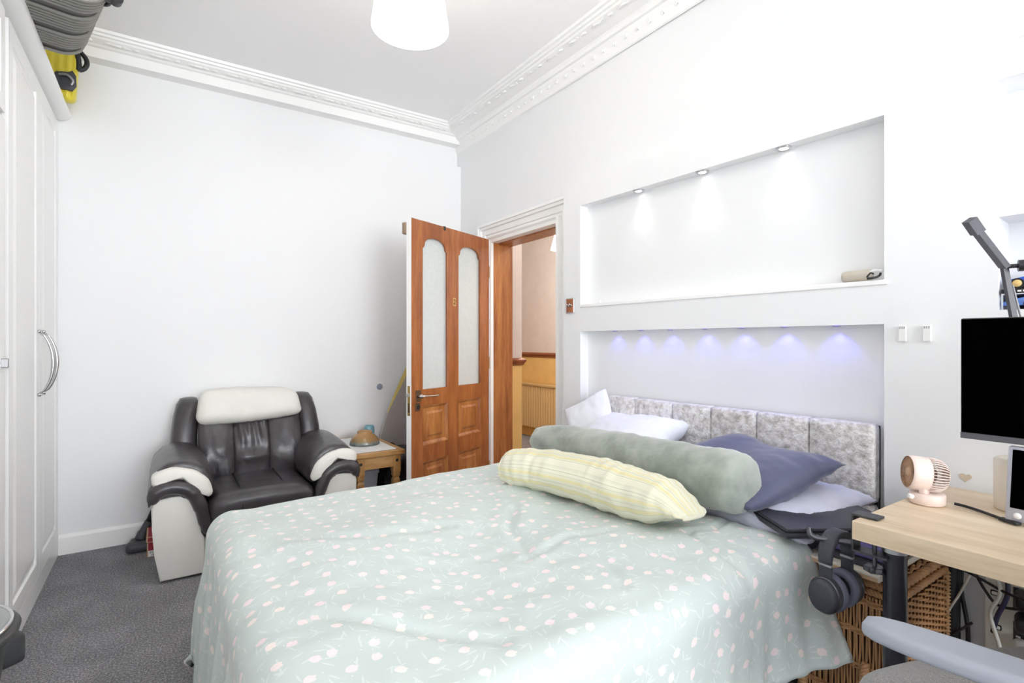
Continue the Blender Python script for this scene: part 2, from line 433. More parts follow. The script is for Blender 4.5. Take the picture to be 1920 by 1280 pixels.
for a, b, hy in ((.022, .622, .585), (.626, 1.16, .70)):
    bm = B(); raised_door(bm, a, b, .1, 2.45); dr = obj('door', bm, LAMIN, t); bow_handle(dr, hy, 1.11)
bm = B(); box(bm, -.02, -.004, 1.162, 1.188, .1, 2.465); obj('filler_strip', bm, LAMIN, t)
bm = B(); box(bm, -.6, .0, 0, 1.17, 0, .1, .003); obj('plinth', bm, LAMIN, t)
t = thing('wardrobe', 'white wardrobe unit nearest the camera at left edge with top cupboards above its doors', 'wardrobe', (XW, -3.3, 0))
bm = B(); box(bm, -.6, -.022, 0, 5.96, .1, 2.465); obj('carcass', bm, LAMIN, t)
DARKGAP = mat('door_gap_shade', S(70, 60, 54), .7)
bm = B(); box(bm, -.022, -.014, 5.958, 5.998, .1, 2.06); obj('gap_shade_strip', bm, DARKGAP, t)  # dark strip coloured to stand for the shade in the gap between units
for k in range(7):
    a = 5.972 - .82 * (k + 1) + .004; b = 5.972 - .82 * k
    bm = B(); raised_door(bm, a, b - .004, .1, 2.04, m_=.09); dr = obj('door', bm, LAMIN, t)
    bm = B(); box(bm, -.002, .02, b - .065, b - .05, 1.115, 1.15, .003); obj('handle', bm, STEEL, dr)
    bm = B(); raised_door(bm, a, b - .004, 2.065, 2.45, m_=.06); obj('top_cupboard_door', bm, LAMIN, t)
bm = B(); box(bm, -.6, .0, 0, 5.972, 0, .1, .003); obj('plinth', bm, LAMIN, t)
t = thing('shelf_board', 'white cornice board with rounded edge running along the wardrobe tops', 'shelf', (XW, 0, 2.468))
bm = B(); prism(bm, [(-.6, 0), (.005, 0), (.03, .004), (.05, .016), (.056, .03), (.056, .038), (-.6, .038)], -3.3, 3.87, 'xz'); obj('board', bm, TRIMW, t, angle=40)

# suitcase and yellow case on top
RIB = mat('suitcase_ribbed_shell', S(138, 137, 131), .45); RIBD = mat('suitcase_smooth_band', S(104, 103, 100), .5)
RIBS_ = 1
t = thing('suitcase', 'grey ribbed hard-shell suitcase lying on the wardrobe top and jutting out over the edge', 'suitcase', (-.459, 2.79, 2.508), R(13))
def sc_fn(p):
    q = p.copy(); k = (p.z + .15) / .3      # sides sweep out from the base
    q.x *= .86 + .16 * min(1, k * 1.6); q.y *= .9 + .1 * min(1, k * 1.6); return q
LX, LY, LZ = .5, .68, .3
bm = B(); rbox(bm, LX, LY, LZ, .085, 14, sc_fn, T(0, 0, .155)); obj('shell', bm, RIBD, t, smooth=True)
bm = B()
for k in range(24):
    y = -.285 + .525 * k / 23
    if k % 8 in (5, 6): continue
    P = []
    for j in range(29):
        xx = -.24 + .48 * j / 28
        zz = -.151
        e = abs(xx) - .15
        if e > 0: zz += .085 * (1 - math.sqrt(max(0, 1 - (e / .09) ** 2))) if e < .09 else .085
        P.append((xx * (.88 if e < 0 else .88 + .08 * min(1, e / .09)), y, zz + .153))
    e = P[-1]; P += [(e[0] + .012, y, e[2] + .06), (e[0] + .022, y, e[2] + .14)]
    tube(bm, [(a_, b_, c_ - .003) for a_, b_, c_ in P], .0078, 6, cap=False)
q = obj('rib', bm, RIB, t, smooth=True, kind='stuff')
for sx, sy in ((1, -1), (-1, -1)):
    bm = B(); rbox(bm, .07, .07, .06, .018, 4, None, T(sx * .215, sy * .30, .06)); h = obj('wheel_housing', bm, DKGREY, t, smooth=True)
    bm = B(); cyl(bm, (sx * .25, sy * .30 - .016, .045), (sx * .25, sy * .30 + .016, .045), .022); obj('wheel', bm, BLACKP, h, angle=40)
bm = B(); tube(bm, spline([(.25, -.08, .2), (.28, -.06, .2), (.285, 0, .2), (.28, .06, .2), (.25, .08, .2)], 4), .01, 8); obj('carry_handle', bm, BLACKP, t, smooth=True)

YEL = mat('yellow_shell', S(226, 208, 62), .45, vary=.06); 
t = thing('carry_case', 'yellow ribbed case with black latch and side handle on wardrobe top near the wall', 'case', (-.5, 3.665, 2.507))
def yf_(p):
    q = p.copy(); q.y += .006 * cos((p.x) * 2 * pi / .034) * (1 if p.y < 0 else 0); q.x *= 1 + .08 * (p.z / .15); return q
bm = B(); rbox(bm, .25, .08, .36, .025, 26, yf_, T(0, 0, .18)); obj('shell', bm, YEL, t, smooth=True)
bm = B(); prism(bm, [(.03, .07), (.06, .045), (.105, .045), (.122, .075), (.12, .13), (.105, .155), (.095, .135), (.06, .13), (.04, .135), (.03, .12)], -.056, -.036, 'xz', .006); lt = obj('latch_plate', bm, DKGREY, t, angle=40)
bm = B(); tube(bm, spline([(.05, -.060, .115), (.085, -.068, .118), (.108, -.064, .095), (.1, -.063, .07)], 5), .007, 8); obj('latch_lever', bm, STEEL, lt, smooth=True)
bm = B(); tube(bm, spline([(.12, -.01, .30), (.135, -.01, .28), (.155, -.01, .255), (.162, -.01, .225), (.15, -.01, .195), (.128, -.01, .18)], 5), .012, 10); tube(bm, spline([(.11, -.03, .33), (.12, -.03, .28), (.128, -.028, .2), (.126, -.028, .17)], 5), .014, 8); obj('side_handle', bm, BLACKP, t, smooth=True)

# ceiling pendant
SHADE = glow('lampshade_lit', (1, .96, .9, 1), 2.6)
t = thing('pendant_lamp', 'large glowing white tapered drum shade hanging from the bedroom ceiling', 'lamp', (.81, 1.91, 2.44))
bm = B(); lathe(bm, [(.0, .004), (.146, .004), (.15, 0), (.15, .006), (.118, .215), (.114, .215)], 48); obj('lamp_shade', bm, SHADE, t, angle=50)
bm = B(); cyl(bm, (0, 0, .2), (0, 0, .53), .004, seg=8); obj('cord', bm, WHITEP, t)
bm = B(); lathe(bm, [(0, .56), (.05, .56), (.05, .545), (.02, .525), (0, .52)], 24); obj('ceiling_rose', bm, WHITEP, t, smooth=True)
lamp('ceiling_bulb', 'POINT', (0, 0, -.06), 2.2, (1, .95, .88), parent=t, shadow_soft_size=.12)
lamp('ceiling_bulb_upward', 'POINT', (0, 0, .29), 6.5, (1, .96, .9), parent=t, shadow_soft_size=.05)

# ---------------------------------------------------------------- the door
t = thing('door_1', 'brown panelled door standing open with two arched frosted panes and number 2', 'door', (2.093, 3.413, 0), R(-156.94)); t['kind'] = 'structure'
del t['category']
DW, DH, DT = .848, 2.0, .042
bm = B()
for a, b in ((.0, .106), (.744, DW), (.374, .488)): box(bm, a, b, -DT, 0, .01 if a != .374 else .12, DH if a != .374 else 1.9, .0015)
for a, b in ((.01, .12), (.425, .535), (.795, .90)): box(bm, .1, .75, -DT + .0005, -.0005, a, b, .001)
def arch(x0, x1):   # lower edge of the top rail over one pane, from x1 to x0
    c = (x0 + x1) / 2; r = (x1 - x0) / 2 - .016; out = [(x1, 1.832), (x1 - .012, 1.832), (x1 - .013, 1.84)]
    for k in range(13):
        a = pi * k / 12; out.append((c + r * cos(a), 1.84 + .066 * sin(a) ** .8))
    return out + [(x0 + .013, 1.84), (x0 + .012, 1.832), (x0, 1.832)]
poly = [(.1, 1.99999), (.1, 1.832)] + arch(.106, .374)[::-1] + arch(.488, .744)[::-1] + [(.75, 1.832), (.75, 1.99999)]
prism(bm, poly, -DT + .0004, -.0004, 'xz')
obj('frame', bm, WOOD_D, t)
bm = B(); box(bm, DW, DW + .0015, -DT, -.001, .01, DH); obj('painted_edge', bm, TRIMW, t)
g = N('frosted_glass'); c = g.coord(); f = g.noise(c, 90, 3, .6); g.bump(f, .12, .002)
g.l(g.ramp(g.noise(c, 60, 3), [(.3, S(220, 229, 229)), (.7, S(230, 237, 236))]), g.b.inputs['Base Color']); g.set(Roughness=.35, Transmission__Weight=.25)
FROST = g.m
WOOD_P = wood('door_panel_wood', S(134, 76, 36), S(168, 104, 54), S(194, 134, 74), (6, 6, 1), .33, .3)
for x0, x1 in ((.106, .374), (.488, .744)):
    bm = B(); box(bm, x0 - .004, x1 + .004, -.028, -.022, .89, 1.915); obj('glass_pane', bm, FROST, t)
    # moulding round the pane
    bm = B(); a = arch(x0, x1)
    P = [(x, z) for x, z in a] + [(x0, .9), (x1, .9)]
    tube(bm, [(x, -.006, z) for x, z in P] + [(P[0][0], -.006, P[0][1])], .006, 6); obj('glazing_bead', bm, WOOD_D, t, angle=30)
    for z0, z1 in ((.535, .795), (.12, .425)):
        bm = B(); rings = []
        for i, dy in ((0, 0), (.008, -.003), (.02, -.013), (.045, -.013), (.06, -.006)):
            rings.append([(x0 + i, dy, z0 + i), (x1 - i, dy, z0 + i), (x1 - i, dy, z1 - i), (x0 + i, dy, z1 - i)])
        rings = [[(x0, -.03, z0), (x1, -.03, z0), (x1, -.03, z1), (x0, -.03, z1)]] + rings
        loft(bm, rings); obj('panel', bm, WOOD_P, t)
BRONZE = mat('aged_bronze', S(112, 90, 72), .4, .7); BRASS = mat('brass', S(190, 160, 96), .35, .9)
bm = B(); box(bm, .765, .81, 0, .006, .825, .90, .002); h = obj('handle', bm, BRONZE, t)
bm = B(); cyl(bm, (.79, .0, .862), (.79, .045, .862), .012); tube(bm, spline([(.80, .045, .862), (.77, .048, .862), (.70, .046, .858), (.635, .042, .857)], 5), [.012] * 5 + [.0095] * 11, 10, flat=.7); obj('lever', bm, CHROME, h, smooth=True)
bm = B(); box(bm, .772, .815, 0, .005, .765, .818, .002); k_ = obj('keyhole_plate', bm, BRONZE, t)
bm = B(); lathe(bm, [(0, .002), (.014, .002), (.016, 0)], 20, T(.79, .0055, .792, R(-90))); box(bm, .788, .792, .005, .0088, .78, .795); obj('keyhole', bm, BLACKP, k_)
bm = B(); box(bm, DW + .0005, DW + .003, -.032, -.01, .74, .93, .001); lp = obj('latch_plate', bm, BRASS, t)
bm = B(); box(bm, DW + .002, DW + .022, -.03, -.012, .86, .885, .003); obj('latch_bolt', bm, CHROME, lp)
bm = B(); box(bm, DW + .002, DW + .0035, -.028, -.014, .76, .82, .0004); obj('strike_slot', bm, BRONZE, lp)
bm = B(); box(bm, .403, .437, 0, .002, 1.463, 1.52, .0005); npl = obj('number_plate', bm, mat('number_plate_brass', S(196, 150, 88), .5), t)
bm = txt('2', .052); bmesh.ops.transform(bm, matrix=Mx.Translation((.42, .0028, 1.49)) @ Mx.Rotation(pi, 4, 'Z') @ Mx.Rotation(R(90), 4, 'X'), verts=bm.verts); obj('numeral', bm, BLACKP, npl)
bm = B(); box(bm, .515, .535, -DT - .003, .004, 1.975, 2.004, .003); obj('over_door_hook', bm, BLACKP, t)
bm = B(); box(bm, DW - .03, DW + .012, -DT - .03, -DT, 1.9, 1.975, .006); obj('rim_latch', bm, mat('old_latch', S(150, 128, 106), .6), t)
for z in (.25, 1.05, 1.75):
    bm = B(); cyl(bm, (-.004, -.006, z - .045), (-.004, -.006, z + .045), .007); obj('hinge', bm, BRASS, t, angle=40)

# light switch by the door
t = thing('light_switch', 'wood and chrome double toggle light switch beside the door frame', 'switch', np(-.001, -.062, 1.427), PA)
bm = B(); box(bm, -.008, 0, -.035, .035, -.045, .045, .003); obj('plate', bm, CHROME, t)
bm = B(); box(bm, -.0095, -.007, -.03, .026, -.04, .04, .001); obj('wood_insert', bm, WOOD_D, t)
for y in (-.014, .012):
    bm = B(); cyl(bm, (-.009, y, 0), (-.012, y, 0), .008); tube(bm, [(-.012, y, 0), (-.026, y, .008)], [.004, .0055], 8); obj('toggle', bm, CHROME, t, smooth=True)
# two white adhesive hooks on the panel
for i, (y, lab) in enumerate(((-1.717, 'left'), (-1.785, 'right'))):
    t = thing('wall_clip', f'{lab} one of two small white adhesive clips with three slots on wall', 'clip', np(-.001, y, 1.239), PA, 'adhesive clips between the bed niche and the monitor')
    bm = B(); box(bm, -.012, 0, -.011, .011, -.027, .027, .002); obj('body', bm, WHITEP, t)
    for s_ in (-1, 0, 1):
        bm = B(); box(bm, -.0126, -.011, s_ * .006 - .0012, s_ * .006 + .0012, .016, .024); obj('slot', bm, mat('slot_grey', S(150, 150, 150), .6) if 'slot_grey' not in bpy.data.materials else bpy.data.materials['slot_grey'], t)
# grey disc on the back wall
t = tag(obj('wall_disc', (lambda b: (lathe(b, [(0, .006), (.02, .005), (.024, 0), (0, 0)], 28, T(1.396, 3.89, .864, R(90))), b)[-1])(B()), mat('disc_grey', S(150, 155, 172), .5), smooth=False), 'small blue-grey round disc stuck on the back wall above the side table', 'disc')

# niche downlights and blue LEDs
LENS = glow('downlight_lens', (1, 1, 1, 1), 6); BLUE = glow('blue_led', (.25, .2, 1, 1), 5)
for i, (y, lab) in enumerate(((-.548, 'leftmost'), (-.925, 'middle'), (-1.3, 'rightmost'))):
    t = thing('downlight', f'{lab} of three white lit downlights in the top of the upper niche', 'light', np(.03, y, 2.007), PA, 'downlights in the upper niche')
    bm = B(); lathe(bm, [(.018, -.004), (.026, -.005), (.03, -.002), (.03, .001), (.018, .001)], 24); obj('rim', bm, CHROME, t, smooth=True)
    bm = B(); lathe(bm, [(0, -.002), (.018, -.002), (.018, .001), (0, .001)], 20); obj('lens', bm, LENS, t)
    lamp('downlight_beam', 'SPOT', (0, 0, -.012), 1.2, (1, 1, 1), parent=t, spot_size=R(75), spot_blend=1, shadow_soft_size=.012)
for i, y in enumerate((-.38, -.562, -.741, -.933, -1.116, -1.3, -1.495)):
    nm = ('first', 'second', 'third', 'fourth', 'fifth', 'sixth', 'seventh')[i]
    t = thing('led_spot', f'{nm} blue LED spot from the left under the lower niche top', 'light', np(.034, y, 1.2715), PA, 'blue LED spots above the headboard')
    bm = B(); lathe(bm, [(.008, -.004), (.013, -.004), (.015, 0), (.008, 0)], 16); obj('rim', bm, CHROME, t, smooth=True)
    bm = B(); lathe(bm, [(0, -.003), (.008, -.003), (.008, 0), (0, 0)], 14); obj('lens', bm, BLUE, t)
    lamp('led_beam', 'SPOT', (0, 0, -.006), .4 + .06 * i, (.08, .08, 1), parent=t, spot_size=R(110), spot_blend=.6, shadow_soft_size=.008)
# things lying on the niche shelf
t = thing('glasses_case', 'beige fabric spectacle roll lying at the right end of the niche shelf', 'case', np(.03, -1.57, 1.432), PA)
bm = B(); loft(bm, [[(cos(a) * .021 * s_, y, .0215 + sin(a) * .021 * s_) for a in [2 * pi * k / 20 for k in range(20)]] for y, s_ in ((.052, .6), (.05, .9), (.04, 1), (-.035, 1), (-.042, .97))]); obj('sleeve', bm, fabric('beige_felt', S(196, 188, 174), .95), t, smooth=True)
bm = B(); tube(bm, spline([(-.01, -.04, .03), (-.012, -.06, .035), (-.01, -.08, .03)], 4), .006, 8); obj('white_pad', bm, WHITEP, t, smooth=True)
t = tag(obj('cable', (lambda b: (tube(b, spline([(-.02, -1.615, 1.436), (-.016, -1.63, 1.437), (-.005, -1.64, 1.44), (.0, -1.648, 1.447), (-.006, -1.652, 1.452)], 5), .004, 8), tube(b, spline([(-.022, -1.615, 1.44), (-.018, -1.625, 1.455), (-.01, -1.632, 1.452)], 5), .003, 8), b)[-1])(B()), RUBBER, loc=PN, rot=(0, 0, PA), smooth=True), 'short black cable end beside the beige spectacle roll on niche shelf', 'cable')
t = tag(obj('shelf_clip', (lambda b: (box(b, .02, .032, -.28, -.268, 1.4305, 1.445, .003), b)[-1])(B()), WHITEP, loc=PN, rot=(0, 0, PA)), 'tiny white clip at the left end of the niche shelf', 'clip')
# ---------------------------------------------------------------- armchair and things round it
def leather(name, a, rough, var=.2, bs=.35):
    q = N(name); c = q.coord(); f = q.noise(c, 9, 5, .6); g_ = q.noise(c, 260, 3)
    d = lambda k: tuple(min(1, x * k) for x in a[:3]) + (1,)
    q.l(q.ramp(f, [(.35, d(1 - var)), (.65, d(1 + var))]), q.b.inputs['Base Color']); q.set(Roughness=rough, Coat__Weight=.3 if var > .1 else 0, Coat__Roughness=.22)
    q.bump(q.math('ADD', q.math('MULTIPLY', f, 3.0), q.math('MULTIPLY', g_, .25)), bs, .006); return q.m
LBL = leather('dark_brown_leather', S(62, 58, 61), .36); LWH = leather('cream_leather', S(230, 228, 221), .5, .025, .1)
t = thing('armchair', 'black and cream leather recliner armchair against the back wall', 'armchair', (.468, 3.12, 0))
def mir(poly, s): return [(x * s, z) for x, z in poly]
for s in (-1, 1):
    arm = None
    bm = B()
    fp = [(.475, .012), (.283, .012), (.282, .2), (.30, .25), (.325, .38), (.36, .425), (.42, .432), (.50, .42), (.511, .38), (.508, .28), (.497, .14)]
    prism(bm, mir(fp, s), 0, .42, 'xz', .012, 3); arm = obj('arm', bm, LWH, t, angle=50)
    bm = B()
    rp = [(.522, .39), (.527, .45), (.512, .495), (.46, .527), (.39, .525), (.33, .487), (.29, .41), (.268, .30), (.25, .20), (.275, .192), (.296, .22), (.31, .30), (.33, .38), (.362, .42), (.42, .43), (.49, .418)]
    rp = [(p.x, p.y) for p in spline([(x, z, 0) for x, z in rp + rp[:1]], 4)][:-1]
    prism(bm, mir(rp, s), .0, .56, 'xz', .008, 2); tube(bm, spline([(s * a, .0, b) for a, b in ((.508, .405), (.492, .455), (.45, .478), (.39, .474), (.338, .44), (.302, .365), (.284, .29), (.266, .215))], 6), [.008, .018, .024, .028, .031, .033] + [.037] * 20 + [.034] * 6 + [.030] * 6 + [.026, .025, .024, .02, .01], 16); obj('arm_roll', bm, LBL, arm, angle=60)
    bm = B()
    bot = [(.512, .49), (.455, .525), (.39, .522), (.33, .485), (.28, .42), (.255, .395)]
    top = [(.235, .425), (.245, .50), (.29, .565), (.36, .60), (.44, .595), (.505, .545)]
    full = bot + top; cx = sum(p[0] for p in full) / 12; cz = sum(p[1] for p in full) / 12
    full = [(p.x, p.y) for p in spline([(x, z, 0) for x, z in full + full[:1]], 3)][:-1]
    rings = []
    for y, k, up in ((.02, .55, 0), (.012, .86, 0), (.03, .97, 0), (.07, 1.0, .0), (.18, 1.02, .012), (.32, 1.02, .022), (.46, .98, .028), (.54, .9, .025), (.58, .7, .02)):
        rings.append([((cx + (x - cx) * k) * s + .004 * nz((x, y, z), 16, s), y + .004 * nz((x, y, z), 20, 4), cz + (z - cz) * k + (up if z > .5 else 0) + .005 * nz((x * 2, y, z), 13, 8)) for x, z in full])
    bm = B(); loft(bm, rings); pad = obj('arm_pad', bm, LBL, arm, smooth=True)
    b2 = [(.508, .495), (.455, .527), (.39, .526), (.33, .49), (.285, .428), (.262, .405)]
    t2 = [(.245, .43), (.265, .495), (.315, .545), (.385, .572), (.45, .573), (.507, .545)]
    cr = [(p.x, p.y) for p in spline([(x, z, 0) for x, z in b2 + t2 + b2[:1]], 3)][:-1]
    cx2 = .39; cz2 = .50
    bm = B(); loft(bm, [[((cx2 + (x - cx2) * k) * s, y, cz2 + (z - cz2) * k + .003 * nz((x, z, s), 18)) for x, z in cr] for y, k in ((-.018, .5), (-.015, .8), (-.004, .97), (.012, 1.0), (.05, 1.0))]); obj('cream_end_panel', bm, LWH, pad, smooth=True)
# seat and footrest
def seat_fn(p):
    q = p.copy(); q.z += .025 * (1 - (p.x / .27) ** 2) * (1 if p.z > 0 else .2) + .004 * nz(p, 12, 2); q.y -= .018 * (1 - (p.x / .27) ** 2) * (1 if p.y < 0 else 0); return q
bm = B(); rbox(bm, .545, .62, .2, .06, 14, seat_fn, T(0, .285, .292)); obj('seat', bm, LBL, t, smooth=True)
for x in (-.11, .11):
    bm = B(); tube(bm, spline([(x, .5, .418), (x, .2, .418), (x, .04, .405), (x, -.028, .37), (x, -.04, .3), (x, -.03, .21)], 5), .0035, 6); obj('seam', bm, BLACKM, t)
bm = B(); box(bm, -.28, .28, .02, .5, .012, .2, .01); obj('base_panel', bm, LWH, t)
bm = B(); box(bm, -.36, .36, .05, .62, 0, .03); obj('foot', bm, BLACKM, t)
# back: tilted by a shear, y grows with z
def lean(p): return V((p.x, p.y + (p.z - .38) * .17, p.z))
def backbit(nm, x0, x1, y0, y1, z0, z1, r, m, bulge, n=14, wr=.004, sd=0):
    bm = B()
    def fn(p):
        q = p.copy(); hx = (x1 - x0) / 2; hz = (z1 - z0) / 2
        if p.y < 0: q.y -= bulge * (1 - (p.x / hx) ** 2) * (1 - (p.z / hz) ** 2 * .8)
        q += V((0, 1, 0)) * wr * (nz(q, 11, sd) + .7 * nz((q.x * 1.0, q.y, q.z * .5), 26, sd + 4)); return q
    vv = rbox(bm, x1 - x0, y1 - y0, z1 - z0, r, n, fn, T((x0 + x1) / 2, (y0 + y1) / 2, (z0 + z1) / 2))
    for v in vv: v.co = lean(v.co)
    return obj(nm, bm, m, t, smooth=True)
backbit('back_shell', -.40, .40, .52, .66, .3, .84, .05, LWH, 0)
for s in (-1, 1):
    bm = B(); rings = []
    for z, wd, yf_2, cx_ in ((.40, .075, .47, .355), (.5, .075, .455, .36), (.65, .07, .455, .356), (.76, .066, .47, .346), (.83, .06, .495, .335), (.862, .045, .52, .33), (.868, .02, .55, .328)):
        ring = []
        for k in range(20):
            a = 2 * pi * k / 20
            sx_ = abs(cos(a)) ** .75 * (1 if cos(a) > 0 else -1); sy_ = abs(sin(a)) ** .75 * (1 if sin(a) > 0 else -1)
            d_ = (.64 - yf_2) / 2
            p = lean(V((s * cx_ + wd * sx_, (yf_2 + .64) / 2 + d_ * sy_ * min(1, wd / .06), z))); p.z += .004 * nz(p, 14); p.y += .004 * nz(p, 18, 3); ring.append(p)
        rings.append(ring)
    loft(bm, rings); obj('back_wing', bm, LBL, t, smooth=True)
# three seamed panels of the back cushion and the headrest
bx = (-.285, -.10, .095, .285)
for i in range(3):
    bm = B(); n = 16; rows = []
    def surf(u, v):
        x = bx[i] + (bx[i + 1] - bx[i]) * u; topz = .742 - .022 * (1 - (x / .285) ** 2) + (.012 * x)
        z = .36 + (topz - .36) * v
        e = (1 - abs(2 * u - 1) ** 4)
        y = .455 - .05 * sin(pi * min(1, v * .9 + .08)) - .018 * e
        p = V((x, y, z))
        if i == 1:
            y += .02 * math.exp(-((v - .55) / .16) ** 2 - ((u - .45) / .3) ** 2) - .02 * math.exp(-((v - .42) / .08) ** 2 - ((u - .5) / .4) ** 2)
            y += .013 * sin(u * 26 + 7 * v) * max(0, v - .45) * 1.6
        y += .012 * nz((x * 1.2, 0, z), 9, 11) + .005 * nz((x, 0, z * .7 + x * .8), 30, 3 + i)
        return lean(V((x, y, z)))
    G = [[bm.verts.new(surf(a / n, b / 22)) for b in range(23)] for a in range(n + 1)]
    bk = [[bm.verts.new(lean(V((bx[i] + (bx[i + 1] - bx[i]) * a / n, .56, .36 + .37 * b / 22)))) for b in range(23)] for a in range(n + 1)]
    for a in range(n):
        for b in range(22):
            bm.faces.new((G[a][b], G[a + 1][b], G[a + 1][b + 1], G[a][b + 1])); bm.faces.new((bk[a][b], bk[a][b + 1], bk[a + 1][b + 1], bk[a + 1][b]))
        bm.faces.new((G[a][22], G[a + 1][22], bk[a + 1][22], bk[a][22]))
    for b in range(22):
        bm.faces.new((G[0][b], G[0][b + 1], bk[0][b + 1], bk[0][b])); bm.faces.new((G[n][b + 1], G[n][b], bk[n][b], bk[n][b + 1]))
    obj('back_panel', bm, LBL, t, smooth=True)
def hr(p):
    q = p.copy(); k = (p.z / .09)
    q.x *= 1.03 - .06 * k; q.z += .015 * (1 - (p.x / .28) ** 2) * k + .012 * p.x / .28 * (-k if k < 0 else -.4 * k)
    q.y -= .02 * (1 - k * k); q.y += .005 * nz(p, 9, 6); q.z += .004 * nz(p, 13, 3); return q
bm = B(); vv = rbox(bm, .56, .2, .18, .05, 18, hr, T(0, .497, .815))
for v in vv: v.co = lean(v.co)
obj('headrest', bm, LWH, t, smooth=True)

# vacuum cleaner leaning behind the armchair
t = thing('vacuum_cleaner', 'dark grey stick vacuum cleaner head and tube leaning behind the armchair', 'vacuum', (-.105, 3.74, 0))
bm = B(); rbox(bm, .13, .17, .05, .02, 6, lambda p: V((p.x * (1 - .25 * (p.y > 0)), p.y, p.z * (1.1 if p.y < 0 else .8))), T(0, 0, .027)); obj('floor_head', bm, DKGREY, t, smooth=True)
bm = B(); tube(bm, spline([(.0, .02, .045), (.02, .03, .09), (.045, .035, .14)], 5), [.03] * 5 + [.024] * 6, 12); obj('swivel_neck', bm, DKGREY, t, smooth=True)
bm = B(); tube(bm, [(.04, .035, .13), (.12, .06, .33), (.2, .085, .52)], .018, 12); obj('tube', bm, BLACKM, t, smooth=True)
t = thing('pole', 'black pole with an orange tip sticking out behind the armchair back', 'pole', (-.01, 3.83, .55))
bm = B(); cyl(bm, (.022, 0, 0), (.34, .0, -.05), .014); obj('shaft', bm, BLACKM, t, angle=40)
bm = B(); cyl(bm, (0, 0, .0035), (.022, 0, 0), .0145); obj('tip', bm, mat('orange_plastic', S(222, 92, 52), .45), t, angle=40, label='orange end cap')
t.location.z = .53
# shoebox
RED = mat('red_card', S(158, 44, 58), .7); KRAFT = mat('kraft_card', S(196, 164, 132), .8)
t = thing('shoebox', 'red shoebox with kraft edges and white barcode label beside the armchair', 'box', (-.068, 3.56, 0))
bm = B(); box(bm, 0, .16, 0, .27, 0, .082, .001); obj('body', bm, KRAFT, t)
bm = B(); box(bm, .006, .156, -.0008, 0, .036, .08); obj('red_front', bm, RED, t)
bm = B(); box(bm, -.003, .163, -.003, .273, .084, .112, .001); lid = obj('lid', bm, KRAFT, t)
bm = B(); box(bm, .005, .155, .006, .265, .1121, .1128); box(bm, .004, .158, -.0038, -.003, .087, .109); obj('red_top', bm, RED, lid)
bm = B(); box(bm, .006, .1, -.0012, 0, .003, .036); lb = obj('label', bm, mat('white_paper', S(238, 236, 232), .7), t)
bm = B()
for k in range(22): box(bm, .022 + k * .0033, .022 + k * .0033 + rnd.choice((.001, .0018, .0024)), -.0016, -.0012, .006, .015)
for r_ in range(3):
    for k in range(9): box(bm, .012 + k * .009, .012 + k * .009 + rnd.uniform(.004, .007), -.0016, -.0012, .02 + r_ * .005, .0225 + r_ * .005)
obj('print', bm, BLACKM, lb)

# side table
PINE = wood('waxed_pine', S(150, 106, 58), S(184, 138, 82), S(206, 164, 108), (1.2, 9, 9), .45, .15)
PINEL = wood('waxed_pine_upright', S(156, 112, 62), S(188, 142, 86), S(208, 166, 110), (9, 9, 1.2), .45, .15)
t = thing('side_table', 'small square waxed pine side table beside the armchair', 'table', (1.0, 3.25, 0))
bm = B(); box(bm, 0, .34, 0, .62, .468, .5, .006, 3); obj('tabletop', bm, PINE, t)
bm = B(); box(bm, .03, .31, .02, .035, .39, .468); box(bm, .295, .31, .02, .6, .39, .468); box(bm, .03, .31, .585, .6, .39, .468); box(bm, .03, .045, .02, .6, .39, .468); obj('apron', bm, PINE, t)
for x in (.05, .29):
    for y in (.04, .58):
        bm = B(); loft(bm, [[(x + a * w2, y + b * w2, z) for a, b in ((-1, -1), (1, -1), (1, 1), (-1, 1))] for z, w2 in ((0, .022), (.30, .022), (.315, .016), (.33, .022), (.345, .022), (.36, .025), (.466, .025))]); lg = obj('leg', bm, PINEL, t)
        bm = B(); lathe(bm, [(0, .006), (.007, .005), (.01, 0)], 12, T(x, y - .025, .43, R(90))); obj('stud', bm, BLACKM, lg, smooth=True)
q = N('crochet_lace'); c = q.coord((1, 1, 1)); vo = q.n('ShaderNodeTexVoronoi', Scale=95, Randomness=.15); q.l(c, vo.inputs['Vector'])
q.l(q.ramp(vo.outputs['Distance'], [(.25, S(214, 210, 204)), (.45, S(246, 246, 246))]), q.b.inputs['Base Color']); q.set(Roughness=.9); q.bump(vo.outputs['Distance'], .8, .004)
bm = B(); n = 40
for i in range(n):
    for (r0, r1) in ((0, 1),):
        pass
edge = []
for k in range(120):
    u = k / 30; sd = int(u); f = u - sd
    X, Y = [(f, 0), (1, f), (1 - f, 1), (0, 1 - f)][sd]
    sc_ = 1 + .02 * abs(sin(k * pi / 2.0))
    edge.append(((X - .5) * .285 * sc_, (Y - .5) * .54 * sc_))
prism(bm, edge, 0, .003, 'xy'); tag(obj('table_mat', bm, q.m, loc=(1.148, 3.555, .5005)), 'white crocheted table mat on the pine side table', 'mat')
q = N('brown_glaze'); c = q.coord(kind='Generated'); sp = q.n('ShaderNodeSeparateXYZ'); q.l(c, sp.inputs[0]); oc = q.coord((30, 30, 8)); nn = q.noise(oc, 1.2, 3)
h = q.math('ADD', sp.outputs['Z'], q.math('MULTIPLY', q.math('SUBTRACT', nn, .5), .35))
q.l(q.ramp(h, [(.05, S(92, 100, 98)), (.18, S(128, 138, 132)), (.34, S(150, 124, 84)), (.7, S(168, 124, 70)), (.95, S(178, 138, 92))]), q.b.inputs['Base Color']); q.set(Roughness=.18, Coat__Weight=.4)
t = thing('bowl', 'brown glazed stoneware bowl turned upside down on the white table mat', 'bowl', (1.165, 3.545, .504))
